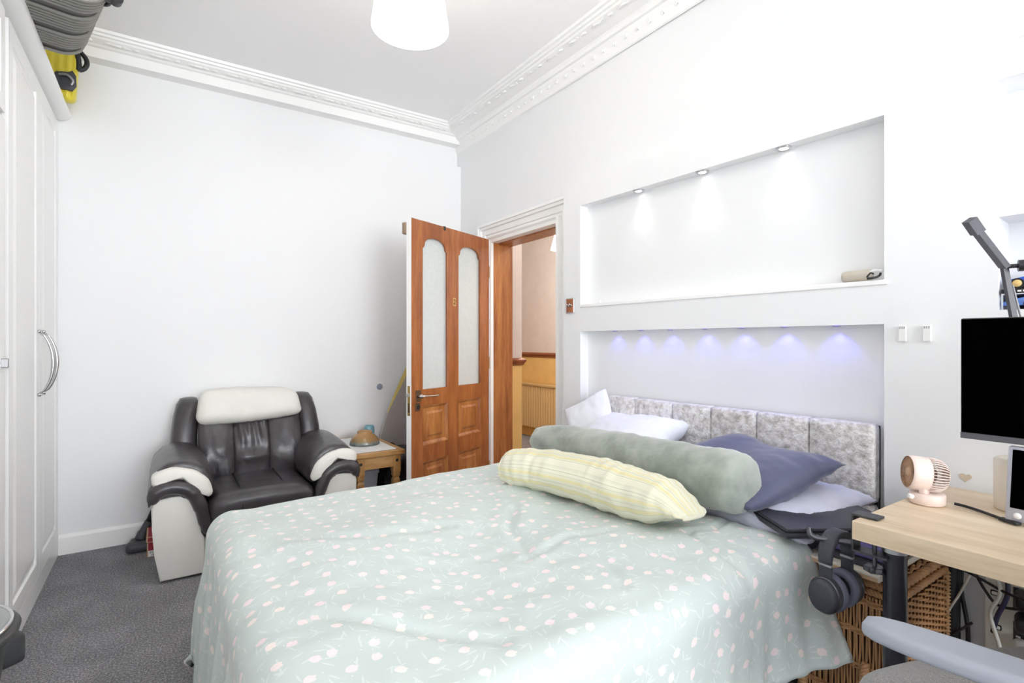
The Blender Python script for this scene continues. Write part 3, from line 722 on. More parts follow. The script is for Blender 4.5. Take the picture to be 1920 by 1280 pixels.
bm = B(); lathe(bm, [(.092, .0), (.101, .0), (.102, .006), (.097, .026), (.084, .048), (.066, .066), (.053, .073), (.049, .076), (.052, .089), (.048, .091), (.044, .088), (.042, .078), (0, .076), (0, .07), (.05, .068), (.074, .048), (.09, .012)], 48); obj('body', bm, q.m, t, smooth=True)
t = thing('cup', 'small teal blue embossed ceramic cup standing behind the brown bowl', 'cup', (1.262, 3.735, .504))
q = mat('teal_glaze', S(122, 170, 184), .3, vary=.12)
bm = B(); lathe(bm, [(0, 0), (.03, 0), (.034, .008), (.036, .04), (.035, .085), (.031, .096), (.027, .094), (.03, .08), (.03, .012), (0, .01)], 36); obj('body', bm, q, t, smooth=True)
bm = B()
for k in range(14):
    a = 2 * pi * k / 14
    for z in (.025, .045, .065): lathe(bm, [(0, .003), (.004, .002), (.005, 0)], 6, Mx.Rotation(a, 4, 'Z') @ T(.0355, 0, z, 0, R(90)))
obj('dots', bm, q, t, smooth=True, kind='stuff')
# under and behind the table
t = thing('storage_box', 'pale grey plastic storage box under the pine side table', 'box', (1.02, 3.60, 0))
PALE = mat('pale_plastic', S(206, 210, 220), .4)
bm = B(); loft(bm, [[(x, y, z) for x, y in ((a, a), (.26 - a, a), (.26 - a, .24 - a), (a, .24 - a))] for z, a in ((0, .02), (.28, 0), (.28, -.006), (.30, -.006))]); obj('body', bm, PALE, t)
bm = B(); box(bm, -.008, .268, -.008, .248, .3, .325, .008); obj('lid', bm, PALE, t, angle=40)
t = thing('bag', 'black crumpled bag on the floor behind the open door', 'bag', (1.5, 3.55, 0))
bm = B(); rbox(bm, .36, .26, .46, .1, 16, lambda p: p * (1 + .14 * nz(p, 6, 3) + .1 * nz(p, 15, 7)) if p.z > -.2 else p, T(0, 0, .225)); obj('body', bm, mat('black_nylon', S(42, 42, 44), .5, bump=(40, .5, .006)), t, smooth=True)
bm = B(); tube(bm, spline([(-.1, -.14, .3), (-.12, -.17, .38), (-.06, -.16, .43), (-.02, -.14, .36)], 5), .008, 8); obj('strap', bm, BLACKM, t, smooth=True)
t = thing('bag', 'slim black upright bag standing on the floor behind the side table leg', 'bag', (1.41, 3.80, 0))
bm = B(); loft(bm, [[(cx_ + w2 * cos(2 * pi * k / 16), .035 * sin(2 * pi * k / 16), z) for k in range(16)] for z, w2, cx_ in ((0, .05, 0), (.1, .07, .0), (.25, .075, .01), (.36, .06, .03), (.43, .035, .04), (.445, .01, .04))]); obj('shell', bm, BLACKM, t, smooth=True)
t = thing('ironing_board', 'grey covered ironing board with yellow trim leaning behind the door', 'ironing board', (1.56, 3.80, 0))
GREYC = fabric('ironing_cover', S(176, 170, 168), .9); 
poly = [(-.2, .12), (-.2, .40), (-.16, .58), (-.09, .76), (-.01, .93), (.06, 1.06), (.11, 1.12), (.16, 1.12), (.2, 1.05), (.225, .9), (.235, .6), (.235, .12)]
ps = [(p.x, p.y) for p in spline([(a, b, 0) for a, b in poly + poly[:1]], 4)][:-1]
bm = B(); prism(bm, ps, -.012, .012, 'xz', .004); obj('board', bm, GREYC, t, angle=40)
bm = B(); P = [V((a - .003, -.016, b)) for a, b in ps if .66 < b and a < .16]
kk = lambda z: max(.05, min(1, (z - .66) / .22))
L_ = [[(p.x - .003, -.014, p.z + .004), (p.x + .022 * kk(p.z), -.0145, p.z - .010 * kk(p.z)), (p.x + .022 * kk(p.z), -.0125, p.z - .010 * kk(p.z)), (p.x - .003, -.0125, p.z + .004)] for p in P]
loft(bm, L_); obj('trim_band', bm, mat('yellow_band', S(222, 202, 122), .7), t)
bm = B(); tube(bm, [(-.12, .02, .6), (.1, .02, .0)], .01, 8); tube(bm, [(.12, .03, .6), (-.1, .03, .0)], .01, 8); obj('leg', bm, DKGREY, t, smooth=True)
t.rotation_euler = (R(-2), 0, 0)

# slow cooker on a stool, bottom left of the picture
t = thing('slow_cooker', 'black slow cooker pot with glass lid and steel rim at the lower left corner', 'cooker', (-.305, 1.087, .657)); t.scale = (.83, .83, .83)
bm = B(); lathe(bm, [(0, 0), (.085, 0), (.105, .012), (.122, .045), (.128, .09), (.13, .122), (.136, .126), (.148, .132), (.15, .14), (.146, .146), (.135, .148), (.128, .143), (.12, .12), (.11, .03), (0, .02)], 56); obj('pot', bm, BLACKP, t, smooth=True)
bm = B(); lathe(bm, [(.139, .148), (.141, .153), (.137, .156), (.134, .152)], 56); 
r_ = bm.faces[:] if False else None
lidr = obj('lid_rim', bm, CHROME, t, smooth=True)
gq = N('smoked_glass'); gq.set(Base__Color=(.75, .8, .78, 1), Roughness=.05, Transmission__Weight=.75)
bm = B(); lathe(bm, [(.136, .153), (.11, .158), (.06, .163), (0, .165), (0, .161), (.06, .159), (.11, .154), (.136, .15)], 48); obj('lid', bm, gq.m, t, smooth=True)
bm = B(); lathe(bm, [(0, .163), (.012, .163), (.01, .175), (.022, .183), (.02, .192), (0, .194)], 24); obj('knob', bm, BLACKP, t, smooth=True)
for a in (0, 180):
    bm = B(); rbox(bm, .05, .085, .06, .012, 6, None, Mx.Rotation(R(a + 35), 4, 'Z') @ T(.132, 0, .075)); obj('handle', bm, BLACKP, t, smooth=True)
bm = B(); lathe(bm, [(.008, 0), (.012, 0), (.012, .006), (.008, .006)], 20, Mx.Rotation(R(-65), 4, 'Z') @ T(.127, 0, .07, 0, R(90))); obj('badge_ring', bm, STEEL, t, smooth=True)
t = thing('stool', 'low dark wooden stool under the slow cooker by the wardrobe', 'stool', (-.305, 1.087, 0))
bm = B(); box(bm, -.085, .085, -.085, .085, .63, .657, .006); obj('seat', bm, DADO, t)
for x in (-.065, .065):
    for y in (-.065, .065):
        bm = B(); box(bm, x - .014, x + .014, y - .014, y + .014, 0, .63, .002); obj('leg', bm, DADO, t)
# ---------------------------------------------------------------- bed
LAV = fabric('lavender_sheet', S(176, 174, 196), .9, 700, .1)
t = thing('bed', 'double bed base and mattress under the duvet beside the niche wall', 'bed', (1.15, 1.49, 0))
bm = B(); rbox(bm, 1.72, 1.16, .25, .02, 4, None, T(0, 0, .145)); obj('base', bm, fabric('bed_base_grey', S(150, 148, 158), .9), t, smooth=True)
bm = B(); rbox(bm, 1.78, 1.25, .27, .06, 10, None, T(.02, 0, .405)); obj('mattress', bm, LAV, t, smooth=True)
for x in (-.8, .8):
    for y in (-.5, .5):
        bm = B(); cyl(bm, (x, y, 0), (x, y, .03), .03); obj('foot', bm, BLACKM, t)
# crushed velvet headboard in the frame of the niche panel
q = N('crushed_velvet_silver'); c = q.coord(); n1 = q.noise(c, 38, 5, .65); n2 = q.noise(c, 90, 3, .6)
q.l(q.ramp(n1, [(.3, S(172, 167, 163)), (.44, S(208, 204, 200)), (.56, S(234, 231, 229)), (.7, S(248, 247, 247))]), q.b.inputs['Base Color'])
q.set(Roughness=.38, Metallic=.15, Sheen__Weight=.5); q.bump(q.math('ADD', n1, q.math('MULTIPLY', n2, .5)), .7, .012); VELV = q.m
t = thing('headboard', 'silver crushed velvet headboard of six padded vertical panels in the lower niche', 'headboard', PN, PA)
ys = (-.358, -.555, -.786, -.992, -1.205, -1.413, -1.635)
bm = B(); box(bm, .03, .063, -1.63, -.36, .30, .905); obj('backing', bm, BLACKM, t)
for a, b in zip(ys, ys[1:]):
    bm = B(); rbox(bm, .06, a - b - .001, .285, .013, 10, lambda p: V((p.x - .008 * (1 - (p.y / .11) ** 2) * (p.x < 0), p.y, p.z)), T(.018, (a + b) / 2, .773)); obj('panel', bm, VELV, t, smooth=True)
bm = B(); rbox(bm, .06, 1.275, .33, .02, 10, None, T(.02, -.9965, .463)); obj('lower_panel', bm, VELV, t, smooth=True)

# duvet
def duvet_mat():
    q = N('sage_tulip_duvet'); uv = q.n('ShaderNodeUVMap').outputs[0]
    colr = None
    def layer(scale, off, ax, ay, rand, seed_rot, notch=0, edge=.12):
        mp = q.n('ShaderNodeMapping'); mp.inputs['Location'].default_value = off; q.l(uv, mp.inputs['Vector'])
        vo = q.n('ShaderNodeTexVoronoi', _voronoi_dimensions='2D', Scale=scale, Randomness=rand); q.l(mp.outputs[0], vo.inputs['Vector'])
        sb = q.n('ShaderNodeVectorMath', _operation='SUBTRACT'); q.l(mp.outputs[0], sb.inputs[0]); q.l(vo.outputs['Position'], sb.inputs[1])
        sx = q.n('ShaderNodeSeparateColor'); q.l(vo.outputs['Color'], sx.inputs[0])
        an = q.math('ADD', q.math('MULTIPLY', sx.outputs[0], 2.2 if notch else 6.28), seed_rot)
        ro = q.n('ShaderNodeVectorRotate', _rotation_type='Z_AXIS'); q.l(sb.outputs[0], ro.inputs['Vector']); q.l(an, ro.inputs['Angle'])
        xy = q.n('ShaderNodeSeparateXYZ'); q.l(ro.outputs[0], xy.inputs[0])
        X = q.math('DIVIDE', xy.outputs[0], ax); Y = q.math('DIVIDE', xy.outputs[1], ay)
        d = q.math('ADD', q.math('MULTIPLY', X, X), q.math('MULTIPLY', Y, Y))
        if notch:   # three petal tips on the upper edge, narrower at the base
            d = q.math('ADD', d, q.math('MULTIPLY', q.math('COSINE', q.math('MULTIPLY', X, 6.5)), q.math('MULTIPLY', q.math('MAXIMUM', Y, 0), -.30)))
            d = q.math('ADD', d, q.math('MULTIPLY', q.math('MINIMUM', Y, 0), q.math('MULTIPLY', q.math('ABSOLUTE', X), -.55)))
        mr = q.n('ShaderNodeMapRange'); mr.inputs['From Min'].default_value = 1 + edge; mr.inputs['From Max'].default_value = 1 - edge; q.l(d, mr.inputs['Value'])
        return mr.outputs[0], sx.outputs[1]
    def over(base, fac, col):
        mx = q.n('ShaderNodeMix', _data_type='RGBA'); q.l(fac, mx.inputs[0])
        (q.l(base, mx.inputs[6]) if not isinstance(base, tuple) else mx.inputs[6].__setattr__('default_value', base))
        (q.l(col, mx.inputs[7]) if not isinstance(col, tuple) else mx.inputs[7].__setattr__('default_value', col)); return mx.outputs[2]
    base = S(195, 205, 201); b = base
    for sc_, of, rot in ((15.5, (5.31, 2.17, 0), 0), (15.5, (1.77, 8.3, 0), 1.1), (20, (9.1, 4.4, 0), 2.0)):
        m, r = layer(sc_, of, .0022, .0135, 1.0, rot); b = over(b, m, S(208, 216, 212))
    m, r = layer(30, (3.3, 7.7, 0), .0016, .0016, 1, 0); b = over(b, q.math('MULTIPLY', m, q.math('GREATER_THAN', r, .6)), S(220, 228, 224))
    m, r = layer(14.5, (0, 0, 0), .0103, .0125, .72, .4, notch=1)
    b = over(b, m, q.ramp(r, [(.3, S(234, 218, 220)), (.85, S(235, 224, 219))]))
    q.l(b, q.b.inputs['Base Color']); q.set(Roughness=.85, Sheen__Weight=.15)
    c = q.coord(); q.bump(q.noise(c, 60, 4, .6), .12, .004)
    return q.m
CRE = [([(1.35, 1.03), (1.34, .95), (1.29, .85), (1.27, .80)],   .026, .011), ([(1.03, 1.11), (1.005, 1.0), (.97, .93)], .026, .006), ([(1.6, 1.05), (1.45, 1.0), (1.35, 1.03)], .02, .008),
       ([(1.06, 1.56), (.95, 1.42), (.9, 1.25)], .04, .010), ([(1.19, 1.19), (1.05, 1.24), (.85, 1.2)], .03, .008), ([(.35, 1.67), (.55, 1.55), (.8, 1.55)], .05, .007), ([(.3, 1.2), (.45, 1.05), (.6, .92)], .035, .008)]
def seg_d(px, py, a, b):
    dx, dy = b[0] - a[0], b[1] - a[1]; t_ = max(0, min(1, ((px - a[0]) * dx + (py - a[1]) * dy) / (dx * dx + dy * dy)))
    return math.hypot(px - a[0] - t_ * dx, py - a[1] - t_ * dy)
def topz(x, y):
    z = .592 + .02 * nz((x, y, 0), 2.6, 4) + .010 * nz((x, y, 0), 7, 9) + .004 * nz((x * .7 + y * .5, y, 0), 18, 2)
    z += .028 * math.exp(-((x - 1.2) / .5) ** 2 - ((y - 2.0) / .35) ** 2) + .02 * math.exp(-((x - .45) / .3) ** 2 - ((y - 1.5) / .3) ** 2)
    z += .03 * math.exp(-((x - 1.35) / .28) ** 2 - ((y - .95) / .2) ** 2) - .02 * math.exp(-((x - .75) / .18) ** 2 - ((y - 1.25) / .25) ** 2)
    for pts, wd, dp in CRE:
        dm = min(seg_d(x, y, a, b) for a, b in zip(pts, pts[1:])); z += dp * (.8 * math.exp(-(dm / (wd * 1.8)) ** 2) - 1.6 * math.exp(-(dm / (wd * .55)) ** 2))
    return z
X0, Y0, Y1, XH = .215, .865, 2.13, 1.645; RC = .085
def duvet_pt(s, t_):
    dx = max(0, X0 - s); dy = max(0, Y0 - t_) if t_ < 1.5 else max(0, t_ - Y1); sy = -1 if t_ < 1.5 else 1
    bx = max(X0, s); by = min(max(t_, Y0), Y1)
    e = (dx ** 3.0 + dy ** 3.0) ** (1 / 3.0)
    z0 = topz(bx, by)
    if e <= 1e-9: return V((s, t_, z0))
    h = math.hypot(dx, dy); ux, uy = -dx / h, sy * dy / h
    th = min(e / RC, pi / 2); out = RC * sin(th); dn = RC * (1 - cos(th)); r_ = max(0, e - RC * pi / 2)
    dn += r_ * .985
    ang = math.atan2(dy, dx) if dx > 0 else pi / 2
    arc = by * (1 if dy == 0 else 0) + (sy * (ang * .18) + by if dx > 0 and dy > 0 else 0) + (bx * -1.3 * sy if dx == 0 else 0)
    g = min(1, r_ / .25)
    out += r_ * (.05 if dx > 0 else .02) + g * (1 if dx > 0 or sy > 0 else .35) * (.016 * sin(arc * 34 + 1.3 * nz((arc, 0, 0), 4)) + .010 * sin(arc * 61 + 2) + .02 * nz((arc, r_ * .5, 0), 6, 3))
    if dx > 0 and dy > 0: out += .03 * g * sin(2 * ang)
    z = z0 - dn
    lift = 0
    if dx == 0 and sy < 0: lift = .10 * max(0, 1 - (bx - .9) / .5) * g if bx > .9 else .10 * g
    x = bx + ux * out; y = by + uy * out
    # the head-end corner of the near side flares out and hangs lower
    if sy < 0 and dy > 0 and bx > 1.35: k = ((bx - 1.35) / .295) ** 2 * min(1, r_ / .28); y -= .098 * k; x += .012 * k; z += .028 * k
    if z < .05: z = .05 + .01 * nz((x, y, 0), 20)
    return V((x, y, z))
def duvet():
    bm = B(); ul = bm.loops.layers.uv.new('UVMap')
    NS, NT = 180, 170; s0, s1, t0, t1 = X0 - .60, XH, Y0 - .40, Y1 + .42
    G = [];
    for i in range(NS + 1):
        row = []
        for j in range(NT + 1):
            s = s0 + (s1 - s0) * i / NS; t_ = t0 + (t1 - t0) * j / NT
            p = duvet_pt(s, t_)
            if s > XH - .05 and t_ > Y0 - .02: p.z -= .05 * ((s - XH + .05) / .05) ** 2   # rounded head edge
            row.append((bm.verts.new(p), (s, t_)))
        G.append(row)
    for i in range(NS):
        for j in range(NT):
            q = [G[i][j], G[i + 1][j], G[i + 1][j + 1], G[i][j + 1]]
            f = bm.faces.new([a for a, _ in q])
            for lp, (_, u) in zip(f.loops, q): lp[ul].uv = u
    o = obj('duvet', bm, duvet_mat(), smooth=True)
    md = o.modifiers.new('thickness', 'SOLIDIFY'); md.thickness = .022; md.offset = -1
    return tag(o, 'sage green duvet printed with pale pink tulips draped over the bed', 'duvet')
duvet()

# cushions and pillows
def sausage(name, m, pts, radii, flat=.9, nseg=40, wr=.004, seed=0, parent=None, endf=.5, wrap=None, seam=None, pinch=0):
    P = spline(pts, 14); n = len(P); bm = B(); ul = bm.loops.layers.uv.new('UVMap'); rings = []
    rr = [p.z for p in spline([(0, 0, r) for r in radii], max(1, 14 * (len(pts) - 1) // (len(radii) - 1)))]
    for i, p in enumerate(P):
        t_ = (P[min(i + 1, n - 1)] - P[max(i - 1, 0)]).normalized(); sx = t_.cross(V((0, 0, 1))).normalized(); up = sx.cross(t_)
        r = rr[min(i, len(rr) - 1)]
        e = min(i, n - 1 - i) / 3.0
        ring = []
        for k in range(nseg):
            a = 2 * pi * k / nseg; pv = max(0, i / (n - 1) - .72) / .28; d = sx * cos(a) + up * sin(a) * flat * (1 - pinch * pv * pv * (3 - 2 * pv))
            w_ = wr * (nz((p.x * 3 + cos(a) * .3, p.y * 3, sin(a) * .3), 5, seed) + .6 * nz((cos(a) * .4, p.y * 6, sin(a) * .4), 7, seed + 5)) if wrap is None else wrap(a, i / (n - 1), p)
            ring.append((bm.verts.new(p + d * (r + w_)), (k / nseg, i / (n - 1))))
        rings.append(ring)
    for i in range(n - 1):
        for k in range(nseg):
            q = [rings[i][k], rings[i][(k + 1) % nseg], rings[i + 1][(k + 1) % nseg], rings[i + 1][k]]
            f = bm.faces.new([a for a, _ in q])
            for j, (lp, (_, u)) in enumerate(zip(f.loops, q)): lp[ul].uv = (u[0] if not (k == nseg - 1 and j in (1, 2)) else 1.0, u[1])
    if seam is not None: seam.extend([r_[int(nseg * .54)][0].co.copy() for r_ in rings[2:-3]])
    bm.faces.new([a for a, _ in rings[0]][::-1]); bm.faces.new([a for a, _ in rings[-1]])
    return obj(name, bm, m, parent, smooth=True)
q = N('grey_green_velvet'); c = q.coord(); f = q.noise(c, 7, 4, .6)
q.l(q.ramp(f, [(.36, S(136, 144, 134)), (.6, S(166, 173, 163))]), q.b.inputs['Base Color']); q.set(Roughness=.9, Sheen__Weight=.5); q.bump(f, .3, .02); GGV = q.m
t = thing('bolster', 'long grey-green velvet bolster lying across the pillows', 'cushion', (1.59, 1.5, .735))
ax = [(-.018, .575, -.018), (-.015, .56, -.018), (0, .3, -.01), (.005, 0, 0), (.005, -.3, 0), (.01, -.45, .002), (.011, -.505, .002), (.012, -.528, .002), (.012, -.534, .002)]
SM = []; sausage('cover', GGV, ax, [.01, .075, .095, .10, .106, .109, .098, .07, .02], .97, 44, .006, 3, t, seam=SM)
bm = B(); tube(bm, SM, .0022, 6); obj('seam', bm, GGV, t, smooth=True)
bm = B(); box(bm, .094, .112, -.49, -.47, .04, .062, .002); obj('care_label', bm, mat('label_white', S(232, 232, 232), .8) , t)
q = N('striped_cotton'); uvn = q.n('ShaderNodeUVMap').outputs[0]; sp = q.n('ShaderNodeSeparateXYZ'); q.l(uvn, sp.inputs[0])
nn = q.n('ShaderNodeTexNoise', _noise_dimensions='1D', Scale=85, Detail=2); q.l(sp.outputs['X'], nn.inputs['W'])
n2 = q.n('ShaderNodeTexNoise', _noise_dimensions='1D', Scale=26, Detail=1); q.l(q.math('ADD', sp.outputs['X'], 7.0), n2.inputs['W'])
colr = q.ramp(nn.outputs['Fac'], [(.32, S(196, 196, 172)), (.45, S(222, 220, 196)), (.56, S(230, 227, 208)), (.66, S(210, 211, 188))])
mx = q.n('ShaderNodeMix', _data_type='RGBA'); q.l(colr, mx.inputs[6]); mx.inputs[7].default_value = S(226, 215, 158); q.l(q.math('MULTIPLY', q.math('GREATER_THAN', n2.outputs['Fac'], .60), .75), mx.inputs[0])
q.l(mx.outputs[2], q.b.inputs['Base Color']); q.set(Roughness=.9, Sheen__Weight=.2); c = q.coord(); q.bump(q.noise(c, 40, 4), .25, .006); STRC = q.m
def wrapS(a, v, p):
    return .006 * nz((cos(a) * .5, v * 5, sin(a) * .5), 3, 2) + .016 * (abs(nz((cos(a) * .25, v * 14, sin(a) * .25), 1.6, 5)) - .25) * (1 + 2 * max(0, v - .75) + 1.2 * max(0, .2 - v))
t = thing('bolster', 'pale yellow and grey striped cotton bolster lying on the duvet', 'cushion', (1.32, 1.42, .69))
SM = []; sausage('cover', STRC, [(-.112, .42, -.006), (-.10, .395, -.005), (-.03, .25, 0), (.02, .03, 0), (.035, -.16, -.004), (.04, -.33, .002), (.036, -.42, -.016)], [.014, .080, .098, .102, .100, .086, .052], .86, 48, .004, 1, t, wrap=wrapS, seam=SM, pinch=.8)
bm = B(); tube(bm, SM, .002, 6); obj('seam', bm, STRC, t, smooth=True)
NAVY = fabric('navy_sateen', S(82, 85, 112), .55, 900, .08, .08, .3)
def navy_sag(q_):
    q_.z += .022 * sin(q_.y * 14 + 3 * q_.x) * math.exp(-((q_.y - .12) / .12) ** 2); q_.z += .015 * nz(q_, 5, 6); return q_
t = thing('pillow', 'dark slate blue pillow propped against the silver headboard', 'pillow', (1.85, 1.19, .712))
bm = B(); pillow(bm, .42, .64, .16, 40, .06, .009, 4, T(0, 0, 0, R(-3), R(-16), R(-18)), navy_sag); obj('pillowcase', bm, NAVY, t, smooth=True)
LIL = fabric('pale_blue_cotton', S(204, 206, 222), .9, 800, .12)
t = thing('pillow', 'crumpled pale lilac-blue pillow lying flat under the dark slate blue one', 'pillow', (1.83, 1.13, .635))
bm = B(); pillow(bm, .45, .70, .125, 36, .06, .011, 9, T(0, 0, 0, R(0), R(-8), R(-2))); obj('pillowcase', bm, LIL, t, smooth=True)
WHC = fabric('white_cotton', S(234, 237, 243), .9, 800, .12)
t = thing('pillow', 'white pillow slumped between the bolster and the headboard', 'pillow', (1.89, 1.82, .715))
bm = B(); pillow(bm, .40, .56, .19, 36, .10, .014, 14, T(0, 0, 0, R(-3), R(-30), R(2))); obj('pillowcase', bm, WHC, t, smooth=True)
t = thing('pillow', 'white pillow standing upright in the corner left of the headboard', 'pillow', (1.95, 2.11, .75))
bm = B(); pillow(bm, .34, .30, .09, 28, .04, .010, 21, T(0, 0, 0, 0, R(-70), R(10)) @ Mx.Rotation(R(30), 4, 'Z')); obj('pillowcase', bm, WHC, t, smooth=True)
# ---------------------------------------------------------------- desk corner
BIRCH = wood('birch_laminate', S(198, 174, 142), S(216, 195, 164), S(228, 210, 184), (9, .7, 9), .45, .1, 1.0)
t = thing('desk', 'birch topped desk with round black legs along the right wall', 'desk', (1.475, .617, 0))
bm = B(); box(bm, 0, .605, -1.55, 0, .702, .75, .002); obj('tabletop', bm, BIRCH, t)
GLB = mat('gloss_black_leg', S(34, 35, 40), .22)
for x in (.085, .575):
    for y in (-.065, -1.47):
        if x > .5 and y > -1: y = -.045
        bm = B(); cyl(bm, (x, y, 0), (x, y, .672), .026 if x < .5 else .02, seg=28); lg = obj('leg', bm, GLB, t, angle=40)
        bm = B(); cyl(bm, (x, y, .672), (x, y, .702), .0285, seg=28); cyl(bm, (x, y, .697), (x, y, .702), .045, seg=28); obj('leg_cap', bm, STEEL, lg, angle=40)

# wicker hamper
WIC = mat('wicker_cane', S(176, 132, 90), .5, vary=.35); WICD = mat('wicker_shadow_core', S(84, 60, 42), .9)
t = thing('wicker_basket', 'brown wicker hamper with lid between the bed and the desk', 'basket', (1.665, .585, 0))
BX, BY, BZ = .37, .25, .52
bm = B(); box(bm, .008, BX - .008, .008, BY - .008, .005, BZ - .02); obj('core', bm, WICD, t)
def wv(bm, o, du, dv, nr, L_, H_, vertical=False, sp=.0085, amp=.0045, r=.0034, per=.05):
    nu = V(du); nv = V(dv); nn_ = nu.cross(nv).normalized()
    cnt = int((L_ if vertical else H_) / sp)
    for i in range(cnt):
        a = (i + .5) * sp; Lh = H_ if vertical else L_; n = int(Lh / (per / 4)); P = []
        for k in range(n + 1):
            b = Lh * k / n; off = amp * sin(2 * pi * b / per + pi * i) + .0015 * nz((i, b * 10, 0), 1.7)
            uu, vv = (a + .002 * nz((i, b * 6, 3), 1.3), b) if vertical else (b, a + .002 * nz((i, b * 6, 3), 1.3))
            P.append(V(o) + nu * uu + nv * vv + nn_ * (nr * (off + .004)))
        tube(bm, P, r * rnd.uniform(.85, 1.15), 5, cap=False)
bm = B(); wv(bm, (.0, 0.01, .0), (0, 1, 0), (0, 0, 1), -1, BY - .02, BZ - .03, vertical=True, sp=.0082, per=.16, amp=.003, r=.0036); 
for z in (.08, .18, .28, .38, .47):
    for dz in (-.006, 0, .006): tube(bm, [(-.006 + .003 * sin(k * 1.6 + dz * 500), .005 + (BY - .01) * k / 24, z + dz) for k in range(25)], .0034, 5)
obj('front_weave', bm, WIC, t, smooth=True, kind='stuff')
bm = B(); wv(bm, (.01, 0, .0), (1, 0, 0), (0, 0, 1), 1, BX - .02, BZ - .03); obj('side_weave', bm, WIC, t, smooth=True, kind='stuff')
bm = B(); wv(bm, (BX, 0.01, .0), (0, 1, 0), (0, 0, 1), 1, BY - .02, BZ - .03, sp=.02); wv(bm, (.01, BY, .0), (1, 0, 0), (0, 0, 1), -1, BX - .02, BZ - .03, sp=.0105); obj('rear_weave', bm, WIC, t, smooth=True, kind='stuff')
for x, y in ((0, 0), (BX, 0), (0, BY), (BX, BY)):
    bm = B(); cyl(bm, (x, y, 0), (x, y, BZ - .02), .012, seg=10)
    for k in range(46): lathe(bm, [(.0125, 0), (.0165, .005), (.0125, .010)], 10, T(x, y, .01 + k * .0106))
    obj('corner_post', bm, mat('pale_cane', S(186, 146, 100), .5, vary=.2) if 'pale_cane' not in bpy.data.materials else bpy.data.materials['pale_cane'], t, smooth=True)
bm = B()
def braid(A, Bp, r=.007, tw=.03):
    A, Bp = V(A), V(Bp); Lh = (Bp - A).length; n = int(Lh / .006); nn1, nn2 = frame_of(Bp - A)
    for ph in (0, 2.1, 4.2): tube(bm, [A.lerp(Bp, k / n) + nn1 * r * cos(2 * pi * Lh * k / n / tw + ph) + nn2 * r * sin(2 * pi * Lh * k / n / tw + ph) for k in range(n + 1)], .0052, 6)
braid((0, 0, BZ - .018), (BX, 0, BZ - .018)); braid((0, 0, BZ - .018), (0, BY, BZ - .018)); braid((BX, 0, BZ - .018), (BX, BY, BZ - .018)); braid((0, BY, BZ - .018), (BX, BY, BZ - .018))
obj('rim', bm, WIC, t, smooth=True)
bm = B(); braid((-.012, .07, .30), (-.03, .07, .25), .008); braid((-.03, .07, .25), (-.03, .07, .16), .008); braid((-.03, .07, .16), (-.012, .07, .10), .008); obj('handle', bm, WIC, t, smooth=True)
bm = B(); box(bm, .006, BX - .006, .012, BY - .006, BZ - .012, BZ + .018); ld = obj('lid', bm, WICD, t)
bm = B(); wv(bm, (.0, .012, BZ + .018), (1, 0, 0), (0, 1, 0), 1, BX, BY - .02, sp=.0085)
braid((-.004, .006, BZ + .008), (BX, .006, BZ + .008), .009); braid((-.004, .006, BZ + .008), (-.004, BY, BZ + .008), .009); obj('lid_weave', bm, WIC, ld, smooth=True, kind='stuff')
# board and the things stacked on the hamper
t = tag(obj('board', (lambda b: (box(b, 0, .39, 0, .2, 0, .018, .002), b)[-1])(B()), [mat('cream_board', S(222, 216, 204), .5)], loc=(1.625, .612, .549)), 'cream wooden board lying on top of the wicker hamper', 'board')
bm = B(); box(bm, -.001, .0, .004, .196, .001, .012); obj('raw_edge', bm, KRAFT, t)
t = thing('book', 'black flat book lying on the cream board under the purple one', 'book', (1.66, .62, .568)); bm = B(); box(bm, 0, .33, 0, .17, 0, .022, .002); obj('cover', bm, BLACKM, t)
bm = B(); box(bm, -.0005, .329, .002, .168, .003, .019); obj('pages', bm, mat('page_grey', S(70, 70, 76), .8), t)
t = thing('book', 'purple slab book stacked under the black laptop', 'book', (1.67, .622, .5905)); bm = B(); box(bm, 0, .31, 0, .165, 0, .035, .003); obj('cover', bm, mat('purple_card', S(84, 74, 128), .6), t)
bm = B(); box(bm, -.0005, .309, .002, .163, .005, .03); obj('pages', bm, mat('purple_grey_card', S(104, 98, 140), .8), t)
LAPT = mat('laptop_black', S(52, 53, 60), .42)
ang = math.atan2(-.53, .85)
t = thing('laptop', 'closed black laptop lying beside the pillows at the desk end', 'laptop', (1.53, .814, .627), ang)
bm = B(); box(bm, 0, .37, .0, .235, 0, .018, .004); obj('base', bm, LAPT, t, angle=40)
bm = B(); box(bm, 0, .37, .0, .235, .0195, .031, .004); obj('lid', bm, LAPT, t, angle=40)
bm = B()
for x, wd in ((.075, .022), (.105, .012), (.125, .012)): box(bm, x, x + wd, -.0012, .001, .006, .013, .0004)
obj('ports', bm, STEEL, t)
for x, y in ((.03, .02), (.34, .02), (.03, .21), (.34, .21)):
    bm = B(); cyl(bm, (x, y, -.0025), (x, y, .0), .007, seg=10); obj('foot', bm, BLACKM, t)
# small white things between the hamper lid and the desk
t = tag(obj('plastic_bag', (lambda b: (rbox(b, .08, .09, .10, .03, 12, lambda p: p * (1 + .25 * nz(p, 22, 3))), b)[-1])(B()), mat('white_polythene', S(226, 226, 232), .4), loc=(1.97, .66, .62), smooth=True), 'crumpled white plastic bag tucked under the back of the desk end', 'bag')

